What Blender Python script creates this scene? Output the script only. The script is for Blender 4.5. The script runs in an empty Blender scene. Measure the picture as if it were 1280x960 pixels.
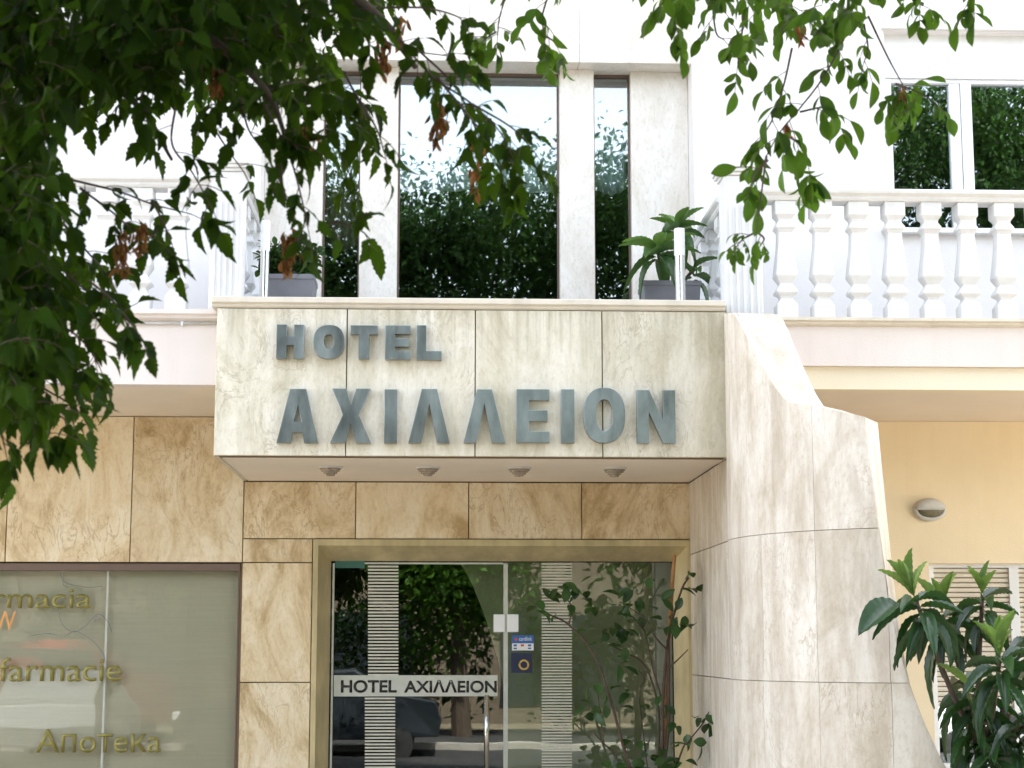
import bpy, bmesh, math, random
import numpy as np
from mathutils import Vector, Matrix

random.seed(7)
rng = np.random.default_rng(11)
SC = bpy.context.scene
COL = SC.collection
R = math.radians

# ------------------------------------------------------------------ camera
CAMZ = 1.65
F = 2200.0                       # focal length in pixels of the 1280 wide photograph
PITCH = math.atan(328 / F)
YAW = math.atan(90 / F * math.cos(PITCH))
cd = bpy.data.cameras.new('camera')
cam = bpy.data.objects.new('camera', cd)
COL.objects.link(cam)
cam.location = (0, 0, CAMZ)
cam.rotation_euler = (math.pi / 2 + PITCH, 0, -YAW)
cd.sensor_width = 36
cd.lens = F / 1280 * 36
cd.clip_end = 600
cd.clip_start = 0.05
cd.dof.use_dof = True
cd.dof.focus_distance = 11.2
cd.dof.aperture_fstop = 6.0
SC.camera = cam

# ------------------------------------------------------------------ world, sun, exposure
SUN_EL, SUN_AZ = R(54), R(14)     # the sun stands behind the hotel, a little to the right
w = bpy.data.worlds.new('World')
SC.world = w
w.use_nodes = True
wn = w.node_tree.nodes
wl = w.node_tree.links
sky = wn.new('ShaderNodeTexSky')
sky.sky_type = 'NISHITA'
sky.sun_disc = False
sky.sun_elevation = SUN_EL
sky.sun_rotation = SUN_AZ
sky.air_density = 1.0
sky.dust_density = 3.5
sky.ozone_density = 0.6
hs = wn.new('ShaderNodeHueSaturation')
hs.inputs['Saturation'].default_value = 0.42
bg = wn['Background']
bg.inputs['Strength'].default_value = 0.15
wl.new(sky.outputs[0], hs.inputs['Color'])
wl.new(hs.outputs[0], bg.inputs['Color'])
sd = bpy.data.lights.new('sun', 'SUN')
sd.energy = 4.0
sd.angle = R(0.53)
sd.color = (1.0, 0.94, 0.84)
sun = bpy.data.objects.new('sun', sd)
COL.objects.link(sun)
sdir = Vector((math.sin(SUN_AZ) * math.cos(SUN_EL), math.cos(SUN_AZ) * math.cos(SUN_EL), math.sin(SUN_EL)))
sun.rotation_euler = (-sdir).to_track_quat('-Z', 'Y').to_euler()
sun.location = sdir * 60
SC.view_settings.view_transform = 'Standard'
SC.view_settings.look = 'None'
SC.view_settings.gamma = 1
SC.view_settings.exposure = 2.9

# ------------------------------------------------------------------ pixel <-> world
_r = np.array((math.cos(YAW), -math.sin(YAW), 0))
_f = np.array((math.sin(YAW) * math.cos(PITCH), math.cos(YAW) * math.cos(PITCH), math.sin(PITCH)))
_u = np.array((-math.sin(YAW) * math.sin(PITCH), -math.cos(YAW) * math.sin(PITCH), math.cos(PITCH)))
_c = np.array((0, 0, CAMZ))
def U(px, py, Y):
    d = _r * (px - 640) / F + _u * (480 - py) / F + _f
    return _c + d * (Y / d[1])
def PX(p):
    d = np.asarray(p, float) - _c
    z = d @ _f
    return 640 + F * (d @ _r) / z, 480 - F * (d @ _u) / z
def ux(px, py, Y): return float(U(px, py, Y)[0])
def uz(px, py, Y): return float(U(px, py, Y)[2])

# ------------------------------------------------------------------ node helpers
def newmat(name):
    m = bpy.data.materials.new(name)
    m.use_nodes = True
    nt = m.node_tree
    return m, nt.nodes, nt.links, nt.nodes['Principled BSDF']
def N(nodes, t, **kw):
    n = nodes.new(t)
    for k, v in kw.items():
        if k in ('operation', 'blend_type', 'data_type', 'feature', 'noise_dimensions', 'distribution', 'interpolation_type'):
            setattr(n, k, v)
        else:
            n.inputs[k].default_value = v
    return n
def ramp(nodes, stops):
    r = nodes.new('ShaderNodeValToRGB')
    e = r.color_ramp.elements
    while len(e) < len(stops): e.new(0.5)
    for el, (p, c) in zip(e, stops):
        el.position = p
        el.color = (*c, 1) if len(c) == 3 else c
    return r
def mixc(nodes, links, a, b, fac, mode='MIX'):
    m = nodes.new('ShaderNodeMix')
    m.data_type = 'RGBA'
    m.blend_type = mode
    for sock, v in ((m.inputs[0], fac), (m.inputs[6], a), (m.inputs[7], b)):
        if hasattr(v, 'is_linked') or hasattr(v, 'links'): links.new(v, sock)
        elif isinstance(v, tuple): sock.default_value = (*v, 1)
        else: sock.default_value = v
    return m.outputs[2]

def stone(name, lo, mid, hi, stain=None, stain_amt=0.0, drip=None, vein=(0.32, 0.2, 0.09), vein_amt=0.5, rough=0.42, spec=0.4):
    m, n, l, b = newmat(name)
    g = n.new('ShaderNodeNewGeometry')
    off = N(n, 'ShaderNodeVectorMath', operation='SCALE')
    comb = n.new('ShaderNodeCombineXYZ')
    for k in range(3): l.new(g.outputs['Random Per Island'], comb.inputs[k])
    l.new(comb.outputs[0], off.inputs[0]); off.inputs['Scale'].default_value = 37.0
    add = N(n, 'ShaderNodeVectorMath', operation='ADD')
    l.new(g.outputs['Position'], add.inputs[0]); l.new(off.outputs[0], add.inputs[1])
    mp = n.new('ShaderNodeMapping')
    mp.inputs['Scale'].default_value = (2.0, 2.0, 0.9)
    mp.inputs['Rotation'].default_value = (0, R(14), 0)
    l.new(add.outputs[0], mp.inputs[0])
    n1 = N(n, 'ShaderNodeTexNoise', Scale=1.5, Detail=12.0, Roughness=0.7, Distortion=0.9)
    l.new(mp.outputs[0], n1.inputs['Vector'])
    r1 = ramp(n, [(0.36, lo), (0.48, mid), (0.6, hi)])
    l.new(n1.outputs['Fac'], r1.inputs[0])
    # thin wandering veins
    n2 = N(n, 'ShaderNodeTexNoise', Scale=2.2, Detail=6.0, Roughness=0.6, Distortion=2.2)
    l.new(mp.outputs[0], n2.inputs['Vector'])
    sub = N(n, 'ShaderNodeMath', operation='SUBTRACT'); l.new(n2.outputs['Fac'], sub.inputs[0]); sub.inputs[1].default_value = 0.5
    ab = N(n, 'ShaderNodeMath', operation='ABSOLUTE'); l.new(sub.outputs[0], ab.inputs[0])
    r2 = ramp(n, [(0.0, (1, 1, 1)), (0.02, (0, 0, 0))])
    l.new(ab.outputs[0], r2.inputs[0])
    n3 = N(n, 'ShaderNodeTexNoise', Scale=1.4, Detail=3.0)
    l.new(add.outputs[0], n3.inputs['Vector'])
    r3 = ramp(n, [(0.42, (0, 0, 0)), (0.62, (1, 1, 1))]); l.new(n3.outputs['Fac'], r3.inputs[0])
    vm = N(n, 'ShaderNodeMath', operation='MULTIPLY'); l.new(r2.outputs[0], vm.inputs[0]); l.new(r3.outputs[0], vm.inputs[1])
    vm2 = N(n, 'ShaderNodeMath', operation='MULTIPLY'); l.new(vm.outputs[0], vm2.inputs[0]); vm2.inputs[1].default_value = vein_amt
    c = mixc(n, l, r1.outputs[0], vein, vm2.outputs[0])
    # small pits
    n4 = N(n, 'ShaderNodeTexNoise', Scale=48.0, Detail=6.0, Roughness=0.8)
    mp2 = n.new('ShaderNodeMapping'); mp2.inputs['Scale'].default_value = (1, 1, 0.45)
    l.new(add.outputs[0], mp2.inputs[0]); l.new(mp2.outputs[0], n4.inputs['Vector'])
    r4 = ramp(n, [(0.3, (0.72, 0.68, 0.6)), (0.5, (1, 1, 1))]); l.new(n4.outputs['Fac'], r4.inputs[0])
    c = mixc(n, l, c, r4.outputs[0], 0.7, 'MULTIPLY')
    # slab to slab tone
    rr = ramp(n, [(0.0, (0.9, 0.88, 0.85)), (1.0, (1.06, 1.05, 1.04))]); l.new(g.outputs['Random Per Island'], rr.inputs[0])
    c = mixc(n, l, c, rr.outputs[0], 1.0, 'MULTIPLY')
    if stain:
        mp3 = n.new('ShaderNodeMapping'); mp3.inputs['Scale'].default_value = (4.5, 4.5, 0.8)
        l.new(g.outputs['Position'], mp3.inputs[0])
        n5 = N(n, 'ShaderNodeTexNoise', Scale=1.6, Detail=8.0, Roughness=0.65, Distortion=0.4); l.new(mp3.outputs[0], n5.inputs['Vector'])
        r5 = ramp(n, [(0.42, (0, 0, 0)), (0.72, (1, 1, 1))]); l.new(n5.outputs['Fac'], r5.inputs[0])
        sm = N(n, 'ShaderNodeMath', operation='MULTIPLY'); l.new(r5.outputs[0], sm.inputs[0]); sm.inputs[1].default_value = stain_amt
        c = mixc(n, l, c, stain, sm.outputs[0])
    if drip:                                   # rain streaks that start under the coping and fade downwards
        sx = n.new('ShaderNodeSeparateXYZ'); l.new(g.outputs['Position'], sx.inputs[0])
        mr = n.new('ShaderNodeMapRange'); mr.inputs[1].default_value = drip - .42; mr.inputs[2].default_value = drip
        mr.inputs[3].default_value = 0.0; mr.inputs[4].default_value = 1.0
        l.new(sx.outputs['Z'], mr.inputs[0])
        mp5 = n.new('ShaderNodeMapping'); mp5.inputs['Scale'].default_value = (26, 26, 0.7); l.new(g.outputs['Position'], mp5.inputs[0])
        n6 = N(n, 'ShaderNodeTexNoise', Scale=1.0, Detail=4.0, Roughness=0.6); l.new(mp5.outputs[0], n6.inputs['Vector'])
        r6 = ramp(n, [(0.45, (0, 0, 0)), (0.68, (1, 1, 1))]); l.new(n6.outputs['Fac'], r6.inputs[0])
        dm = N(n, 'ShaderNodeMath', operation='MULTIPLY'); l.new(r6.outputs[0], dm.inputs[0]); l.new(mr.outputs[0], dm.inputs[1])
        dm2 = N(n, 'ShaderNodeMath', operation='MULTIPLY'); l.new(dm.outputs[0], dm2.inputs[0]); dm2.inputs[1].default_value = 0.5
        c = mixc(n, l, c, (0.3, 0.26, 0.17), dm2.outputs[0])
    l.new(c, b.inputs['Base Color'])
    b.inputs['Roughness'].default_value = rough
    b.inputs['Specular IOR Level'].default_value = spec
    bp = N(n, 'ShaderNodeBump', Strength=0.12, Distance=0.004)
    l.new(n4.outputs['Fac'], bp.inputs['Height']); l.new(bp.outputs[0], b.inputs['Normal'])
    return m

def plaster(name, col, var=0.06, scale=3.0, bump=0.15, fine=140.0, rough=0.85, stain=None, stain_amt=0.0):
    m, n, l, b = newmat(name)
    g = n.new('ShaderNodeNewGeometry')
    n1 = N(n, 'ShaderNodeTexNoise', Scale=scale, Detail=6.0, Roughness=0.6); l.new(g.outputs['Position'], n1.inputs['Vector'])
    lo = tuple(max(0, c * (1 - var)) for c in col); hi = tuple(min(1, c * (1 + var)) for c in col)
    r = ramp(n, [(0.3, lo), (0.7, hi)]); l.new(n1.outputs['Fac'], r.inputs[0])
    c = r.outputs[0]
    if stain:
        mp3 = n.new('ShaderNodeMapping'); mp3.inputs['Scale'].default_value = (4, 4, 0.5)
        l.new(g.outputs['Position'], mp3.inputs[0])
        n5 = N(n, 'ShaderNodeTexNoise', Scale=1.5, Detail=7.0, Roughness=0.65); l.new(mp3.outputs[0], n5.inputs['Vector'])
        r5 = ramp(n, [(0.48, (0, 0, 0)), (0.75, (1, 1, 1))]); l.new(n5.outputs['Fac'], r5.inputs[0])
        sm = N(n, 'ShaderNodeMath', operation='MULTIPLY'); l.new(r5.outputs[0], sm.inputs[0]); sm.inputs[1].default_value = stain_amt
        c = mixc(n, l, c, stain, sm.outputs[0])
    l.new(c, b.inputs['Base Color'])
    b.inputs['Roughness'].default_value = rough
    b.inputs['Specular IOR Level'].default_value = 0.25
    n2 = N(n, 'ShaderNodeTexNoise', Scale=fine, Detail=3.0); l.new(g.outputs['Position'], n2.inputs['Vector'])
    bp = N(n, 'ShaderNodeBump', Strength=bump, Distance=0.006); l.new(n2.outputs['Fac'], bp.inputs['Height']); l.new(bp.outputs[0], b.inputs['Normal'])
    return m

def simple(name, col, rough=0.5, metal=0.0, var=0.08, scale=12.0, spec=0.5, stretch=(1, 1, 1)):
    m, n, l, b = newmat(name)
    g = n.new('ShaderNodeNewGeometry')
    mp = n.new('ShaderNodeMapping'); mp.inputs['Scale'].default_value = stretch
    l.new(g.outputs['Position'], mp.inputs[0])
    n1 = N(n, 'ShaderNodeTexNoise', Scale=scale, Detail=5.0, Roughness=0.6); l.new(mp.outputs[0], n1.inputs['Vector'])
    lo = tuple(max(0, c * (1 - var)) for c in col); hi = tuple(min(1, c * (1 + var)) for c in col)
    r = ramp(n, [(0.3, lo), (0.7, hi)]); l.new(n1.outputs['Fac'], r.inputs[0])
    l.new(r.outputs[0], b.inputs['Base Color'])
    rr = ramp(n, [(0.3, (rough * 0.8,) * 3), (0.7, (min(1, rough * 1.2),) * 3)]); l.new(n1.outputs['Fac'], rr.inputs[0])
    l.new(rr.outputs[0], b.inputs['Roughness'])
    b.inputs['Metallic'].default_value = metal
    b.inputs['Specular IOR Level'].default_value = spec
    return m

def glass(name, refl, tint=(0.86, 0.92, 0.9), rough=0.0, waves=0.0):
    m, n, l, b = newmat(name)
    n.remove(b)
    out = n['Material Output']
    tr = n.new('ShaderNodeBsdfTransparent'); tr.inputs[0].default_value = (*tint, 1)
    gl = n.new('ShaderNodeBsdfGlossy'); gl.inputs['Roughness'].default_value = rough
    gl.inputs['Color'].default_value = (0.95, 0.98, 1, 1)
    fr = n.new('ShaderNodeFresnel'); fr.inputs[0].default_value = 1.5
    ad = N(n, 'ShaderNodeMath', operation='ADD'); l.new(fr.outputs[0], ad.inputs[0]); ad.inputs[1].default_value = refl
    ad.use_clamp = True
    mx = n.new('ShaderNodeMixShader')
    l.new(ad.outputs[0], mx.inputs[0]); l.new(tr.outputs[0], mx.inputs[1]); l.new(gl.outputs[0], mx.inputs[2])
    l.new(mx.outputs[0], out.inputs[0])
    if waves:
        g = n.new('ShaderNodeNewGeometry')
        nz = N(n, 'ShaderNodeTexNoise', Scale=1.6, Detail=1.0); l.new(g.outputs['Position'], nz.inputs['Vector'])
        bp = N(n, 'ShaderNodeBump', Strength=1.0, Distance=waves); l.new(nz.outputs['Fac'], bp.inputs['Height'])
        l.new(bp.outputs[0], gl.inputs['Normal'])
    return m

def leafmat(name, dark, light, trans, rough=0.5, tfac=0.35, spec=0.12):
    m, n, l, b = newmat(name)
    g = n.new('ShaderNodeNewGeometry')
    r = ramp(n, [(0.0, dark), (0.75, light), (1.0, tuple(min(1, c * 1.35) for c in light))])
    l.new(g.outputs['Random Per Island'], r.inputs[0])
    nz = N(n, 'ShaderNodeTexNoise', Scale=30.0, Detail=3.0); l.new(g.outputs['Position'], nz.inputs['Vector'])
    rz = ramp(n, [(0.3, (0.8, 0.8, 0.75)), (0.7, (1.12, 1.12, 1.05))]); l.new(nz.outputs['Fac'], rz.inputs[0])
    c = mixc(n, l, r.outputs[0], rz.outputs[0], 1.0, 'MULTIPLY')
    l.new(c, b.inputs['Base Color'])
    b.inputs['Roughness'].default_value = rough
    b.inputs['Specular IOR Level'].default_value = spec
    t = n.new('ShaderNodeBsdfTranslucent')
    c2 = mixc(n, l, c, trans, 0.55)
    l.new(c2, t.inputs[0])
    mx = n.new('ShaderNodeMixShader'); mx.inputs[0].default_value = tfac
    l.new(b.outputs[0], mx.inputs[1]); l.new(t.outputs[0], mx.inputs[2])
    l.new(mx.outputs[0], n['Material Output'].inputs[0])
    return m

M = {}
M['wall_stone'] = stone('wall_travertine_bounce_warmed', (0.50, 0.37, 0.20), (0.73, 0.605, 0.40), (0.83, 0.745, 0.57), vein=(0.36, 0.23, 0.1), vein_amt=0.6)  # extra warmth in this base colour imitates bounced light and shade under the canopy
M['canopy_stone'] = stone('canopy_travertine', (0.61, 0.57, 0.45), (0.75, 0.71, 0.595), (0.82, 0.79, 0.70), stain=(0.36, 0.32, 0.18), stain_amt=0.5, drip=uz(590, 387, 11.1), vein=(0.3, 0.25, 0.14), vein_amt=0.5)
M['fin_stone'] = stone('buttress_travertine', (0.63, 0.57, 0.48), (0.76, 0.71, 0.635), (0.83, 0.795, 0.74), stain=(0.40, 0.32, 0.22), stain_amt=0.72, vein=(0.36, 0.28, 0.18), vein_amt=0.55)
M['bay_stone'] = stone('pale_limestone', (0.66, 0.62, 0.55), (0.74, 0.71, 0.65), (0.8, 0.78, 0.73), vein=(0.55, 0.5, 0.4), vein_amt=0.35)
M['grout'] = simple('dark_grout', (0.17, 0.12, 0.07), 0.9)
M['grout_pale'] = simple('pale_grout', (0.36, 0.29, 0.21), 0.9)
M['white'] = plaster('white_render', (0.79, 0.765, 0.745), 0.03, 2.0, 0.4, 120, stain=(0.6, 0.55, 0.48), stain_amt=0.16)
M['fascia'] = plaster('fascia_render', (0.80, 0.73, 0.69), 0.025, 2.0, 0.3, 90, stain=(0.6, 0.52, 0.45), stain_amt=0.18)
M['fascia_step'] = plaster('cream_render', (0.85, 0.77, 0.6), 0.03, 2.0, 0.3, 90)
M['soffit'] = plaster('soffit_paint', (0.84, 0.75, 0.65), 0.04, 2.0, 0.1, 60)
M['peach'] = plaster('peach_render', (0.9, 0.77, 0.54), 0.035, 1.8, 0.3, 80, stain=(0.62, 0.42, 0.2), stain_amt=0.15)
M['cast'] = plaster('white_painted_concrete', (0.77, 0.78, 0.785), 0.04, 9.0, 0.2, 60, 0.6, stain=(0.5, 0.48, 0.43), stain_amt=0.22)
M['coping'] = plaster('coping_paint', (0.74, 0.68, 0.58), 0.05, 5.0, 0.1, 60, 0.6, stain=(0.4, 0.34, 0.25), stain_amt=0.35)
M['steel'] = simple('brushed_steel', (0.29, 0.33, 0.332), 0.33, 0.8, 0.4, 2.2, stretch=(3, 3, 1))
M['chrome'] = simple('polished_steel', (0.62, 0.62, 0.6), 0.14, 1.0, 0.05)
M['whitemetal'] = simple('white_coated_metal', (0.8, 0.82, 0.83), 0.35, 0.0, 0.03)
M['brass'] = simple('aged_champagne_metal', (0.56, 0.47, 0.27), 0.36, 0.3, 0.22, 3.5, stretch=(2, 2, 0.7))
M['brownmetal'] = simple('brown_frame_metal', (0.16, 0.11, 0.085), 0.5, 0.2)
M['black'] = simple('black_film', (0.012, 0.012, 0.012), 0.25)
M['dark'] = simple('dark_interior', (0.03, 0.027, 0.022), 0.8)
M['floor'] = simple('lobby_floor', (0.16, 0.13, 0.1), 0.3)
M['film'] = simple('frosted_film', (0.50, 0.52, 0.46), 0.5, 0.0, 0.08)
M['stripe'] = simple('white_stripe_film', (0.56, 0.55, 0.46), 0.5)
M['greyblind'] = simple('olive_grey_fabric', (0.62, 0.6, 0.46), 0.8, 0.0, 0.1, 3.0)
M['shopblind'] = simple('pale_shop_blind', (0.69, 0.63, 0.52), 0.8, 0.0, 0.05, 2.0, stretch=(1, 1, 30))
M['curtain'] = simple('white_net_curtain', (0.82, 0.86, 0.86), 0.9, 0.0, 0.03, 6.0, stretch=(6, 6, 0.3))
M['tancurtain'] = simple('tan_curtain', (0.42, 0.35, 0.22), 0.9, 0.0, 0.12, 9.0, stretch=(6, 6, 0.3))
M['gold'] = simple('gold_plastic', (0.27, 0.24, 0.065), 0.35, 0.25, 0.1)
M['orange'] = simple('orange_print', (0.75, 0.36, 0.1), 0.5)
M['green'] = simple('green_print', (0.03, 0.12, 0.09), 0.5)
M['blue'] = simple('blue_print', (0.03, 0.12, 0.36), 0.5)
M['navy'] = simple('navy_print', (0.012, 0.018, 0.06), 0.5)
M['paper'] = simple('white_print', (0.75, 0.77, 0.78), 0.6)
M['redprint'] = simple('red_print', (0.6, 0.08, 0.04), 0.6)
M['goldprint'] = simple('gold_print', (0.5, 0.36, 0.1), 0.5)
M['planter'] = simple('grey_planter', (0.20, 0.205, 0.23), 0.6, 0.0, 0.08)
M['soil'] = simple('potting_soil', (0.035, 0.025, 0.018), 0.95)
M['diffuser'] = simple('opal_plastic', (0.84, 0.86, 0.87), 0.3, 0.0, 0.02)
M['lampgrey'] = simple('lamp_casing', (0.6, 0.6, 0.57), 0.45)
M['lampglass'] = simple('ribbed_lamp_glass', (0.16, 0.145, 0.09), 0.2, 0.0, 0.2, 60.0)
M['crystal'] = simple('dusty_cut_glass', (0.3, 0.255, 0.2), 0.22, 0.0, 0.3, 40.0)
M['shutter'] = simple('cream_shutter', (0.74, 0.68, 0.56), 0.5, 0.0, 0.03)
M['bark'] = simple('bark', (0.07, 0.05, 0.036), 0.9, 0.0, 0.4, 25.0, stretch=(2, 2, 0.5))
M['twig'] = simple('green_brown_twig', (0.075, 0.05, 0.035), 0.8, 0.0, 0.3)
M['cane'] = simple('bamboo_cane', (0.36, 0.18, 0.06), 0.6, 0.0, 0.2)
M['seed'] = leafmat('dry_seed_wings', (0.09, 0.035, 0.012), (0.33, 0.16, 0.06), (0.5, 0.25, 0.08), 0.7, 0.3)
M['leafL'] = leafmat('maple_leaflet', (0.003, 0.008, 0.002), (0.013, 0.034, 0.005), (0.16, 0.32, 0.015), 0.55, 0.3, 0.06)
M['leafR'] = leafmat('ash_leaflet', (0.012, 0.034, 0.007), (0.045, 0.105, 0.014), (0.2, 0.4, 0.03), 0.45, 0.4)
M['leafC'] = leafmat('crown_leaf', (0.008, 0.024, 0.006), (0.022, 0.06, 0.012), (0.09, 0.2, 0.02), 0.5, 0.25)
M['loquat_mid'] = leafmat('loquat_lush_leaf', (0.035, 0.085, 0.03), (0.075, 0.16, 0.045), (0.2, 0.36, 0.06), 0.35, 0.2, 0.4)
M['loquat_fresh'] = leafmat('loquat_fresh_leaf', (0.06, 0.14, 0.035), (0.11, 0.22, 0.05), (0.25, 0.42, 0.07), 0.35, 0.22, 0.4)
M['leafS'] = leafmat('shrub_leaf', (0.012, 0.035, 0.009), (0.034, 0.085, 0.02), (0.13, 0.3, 0.04), 0.35, 0.25, 0.45)
M['loquat'] = leafmat('loquat_old_leaf', (0.012, 0.038, 0.014), (0.03, 0.08, 0.024), (0.1, 0.25, 0.04), 0.3, 0.15, 0.55)
M['loquat_new'] = leafmat('loquat_young_leaf', (0.09, 0.18, 0.03), (0.17, 0.29, 0.055), (0.35, 0.5, 0.1), 0.4, 0.25, 0.45)
M['asphalt'] = plaster('asphalt', (0.05, 0.05, 0.052), 0.2, 2.0, 0.5, 200)
M['kerb'] = plaster('kerb_concrete', (0.33, 0.31, 0.28), 0.1, 4.0, 0.3, 80)
M['ground'] = plaster('dry_earth', (0.2, 0.17, 0.12), 0.2, 0.6, 0.3, 30)
M['roofing'] = plaster('roof_concrete', (0.3, 0.29, 0.27), 0.1)
M['win_glass'] = glass('window_glass', 0.17, (0.8, 0.86, 0.86), 0.012, 0.0022)
M['door_glass'] = glass('door_glass', 0.035, (0.78, 0.82, 0.76), 0.004, 0.0012)
M['shop_glass'] = glass('shop_glass', -0.016, (0.95, 0.96, 0.93), 0.004, 0.0012)
M['carpaint'] = simple('silver_car_paint', (0.55, 0.57, 0.58), 0.25, 0.5, 0.02)
M['redpaint'] = simple('red_car_paint', (0.45, 0.03, 0.025), 0.25, 0.0, 0.02)
M['tyre'] = simple('tyre_rubber', (0.02, 0.02, 0.02), 0.8)
M['carglass'] = simple('tinted_car_glass', (0.02, 0.025, 0.03), 0.05)
M['redcloth'] = simple('red_awning_cloth', (0.55, 0.05, 0.045), 0.8)
M['opposite'] = plaster('opposite_render', (0.13, 0.105, 0.08), 0.1)

def paving():
    m, n, l, b = newmat('pavement_tiles')
    g = n.new('ShaderNodeNewGeometry')
    br = n.new('ShaderNodeTexBrick')
    br.inputs['Scale'].default_value = 1.0
    br.inputs['Brick Width'].default_value = 0.4; br.inputs['Row Height'].default_value = 0.4
    br.inputs['Mortar Size'].default_value = 0.006; br.offset = 0.0
    br.inputs['Color1'].default_value = (0.46, 0.385, 0.28, 1); br.inputs['Color2'].default_value = (0.40, 0.335, 0.245, 1)
    br.inputs['Mortar'].default_value = (0.15, 0.13, 0.1, 1)
    l.new(g.outputs['Position'], br.inputs['Vector']); l.new(br.outputs['Color'], b.inputs['Base Color'])
    b.inputs['Roughness'].default_value = 0.75
    return m
M['paving'] = paving()

# ------------------------------------------------------------------ object helpers
ORIG = {}
def origin(p): return ORIG.get(p.name, (0, 0, 0)) if p is not None else (0, 0, 0)
def link(o, parent=None):
    COL.objects.link(o)
    if parent is not None: o.parent = parent
    return o
def thing(name, label, cat, group=None, loc=(0, 0, 0)):
    o = bpy.data.objects.new(name, None)
    o.empty_display_size = 0.2
    o.location = loc
    o['label'] = label; o['category'] = cat
    if group: o['group'] = group
    ORIG[o.name] = tuple(loc)
    return link(o)
def tag(o, label=None, cat=None, group=None, kind=None):
    if label: o['label'] = label
    if cat: o['category'] = cat
    if group: o['group'] = group
    if kind: o['kind'] = kind
    return o

class MB:
    """collects shapes (world coordinates) for one mesh object"""
    def __init__(s): s.v = []; s.f = []
    def add(s, vs, fs):
        k = len(s.v)
        s.v += [tuple(map(float, p)) for p in vs]
        s.f += [tuple(i + k for i in q) for q in fs]
        return s
    def box(s, x0, x1, y0, y1, z0, z1):
        vs = [(x, y, z) for x in (x0, x1) for y in (y0, y1) for z in (z0, z1)]
        return s.add(vs, [(0, 1, 3, 2), (4, 6, 7, 5), (0, 4, 5, 1), (2, 3, 7, 6), (0, 2, 6, 4), (1, 5, 7, 3)])
    def prism_xz(s, poly, y0, y1):           # polygon in x,z pulled from y0 to y1
        n = len(poly)
        vs = [(x, y0, z) for x, z in poly] + [(x, y1, z) for x, z in poly]
        fs = [tuple(range(n)), tuple(range(2 * n - 1, n - 1, -1))]
        fs += [(i, i + n, (i + 1) % n + n, (i + 1) % n) for i in range(n)]
        return s.add(vs, fs)
    def prof_x(s, poly, x0, x1):             # profile in y,z pulled along x
        n = len(poly)
        vs = [(x0, y, z) for y, z in poly] + [(x1, y, z) for y, z in poly]
        fs = [tuple(range(n)), tuple(range(2 * n - 1, n - 1, -1))]
        fs += [(i, i + n, (i + 1) % n + n, (i + 1) % n) for i in range(n)]
        return s.add(vs, fs)
    def prof_y(s, poly, y0, y1): return s.prism_xz(poly, y0, y1)
    def loft(s, rings, closed=True, cap=True):
        n = len(rings[0]); vs = [p for r in rings for p in r]; fs = []
        for a in range(len(rings) - 1):
            for i in range(n if closed else n - 1):
                j = (i + 1) % n
                fs.append((a * n + i, a * n + j, (a + 1) * n + j, (a + 1) * n + i))
        if cap and closed:
            fs.append(tuple(range(n - 1, -1, -1))); fs.append(tuple(range((len(rings) - 1) * n, len(rings) * n)))
        return s.add(vs, fs)
    def tube(s, pts, rad, seg=7):
        pts = [Vector(p) for p in pts]
        rads = rad if hasattr(rad, '__len__') else [rad] * len(pts)
        rings = []
        for i, p in enumerate(pts):
            d = (pts[min(i + 1, len(pts) - 1)] - pts[max(i - 1, 0)]).normalized()
            a = d.orthogonal() if abs(d.z) > 0.95 else d.cross(Vector((0, 0, 1)))
            a.normalize(); b = d.cross(a)
            rings.append([tuple(p + (a * math.cos(t) + b * math.sin(t)) * rads[i]) for t in [2 * math.pi * k / seg for k in range(seg)]])
        return s.loft(rings)
    def lathe(s, c, prof, seg=24, axis='z', square=False):
        rings = []
        for r, h in prof:
            if square: q = [(r, -r), (r, r), (-r, r), (-r, -r)]
            else: q = [(r * math.cos(2 * math.pi * k / seg), r * math.sin(2 * math.pi * k / seg)) for k in range(seg)]
            if axis == 'z': rings.append([(c[0] + a, c[1] + b, c[2] + h) for a, b in q])
            else: rings.append([(c[0] + a, c[1] + h, c[2] + b) for a, b in q])
        return s.loft(rings)
    def build(s, name, mat, parent=None, smooth=False, bevel=0.0, seg=2):
        me = bpy.data.meshes.new(name)
        q = origin(parent)
        me.from_pydata([(a - q[0], b - q[1], c - q[2]) for a, b, c in s.v], [], s.f)
        me.validate()
        bm = bmesh.new(); bm.from_mesh(me)
        bmesh.ops.recalc_face_normals(bm, faces=bm.faces)
        bm.to_mesh(me); bm.free()
        me.materials.append(mat)
        if smooth:
            for p in me.polygons: p.use_smooth = True
        o = bpy.data.objects.new(name, me)
        link(o, parent)
        ORIG[o.name] = q
        if bevel:
            b = o.modifiers.new('bevel', 'BEVEL'); b.width = bevel; b.segments = seg; b.limit_method = 'ANGLE'; b.angle_limit = R(40)
        return o

def bez(pts, n=12):
    """Catmull-Rom through points"""
    P = [np.array(p, float) for p in pts]
    P = [2 * P[0] - P[1]] + P + [2 * P[-1] - P[-2]]
    out = []
    for i in range(1, len(P) - 2):
        for k in range(n):
            t = k / n
            out.append(0.5 * (2 * P[i] + (P[i + 1] - P[i - 1]) * t + (2 * P[i - 1] - 5 * P[i] + 4 * P[i + 1] - P[i + 2]) * t * t + (3 * P[i] - P[i - 1] - 3 * P[i + 1] + P[i + 2]) * t ** 3))
    out.append(P[-2])
    return out

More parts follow.
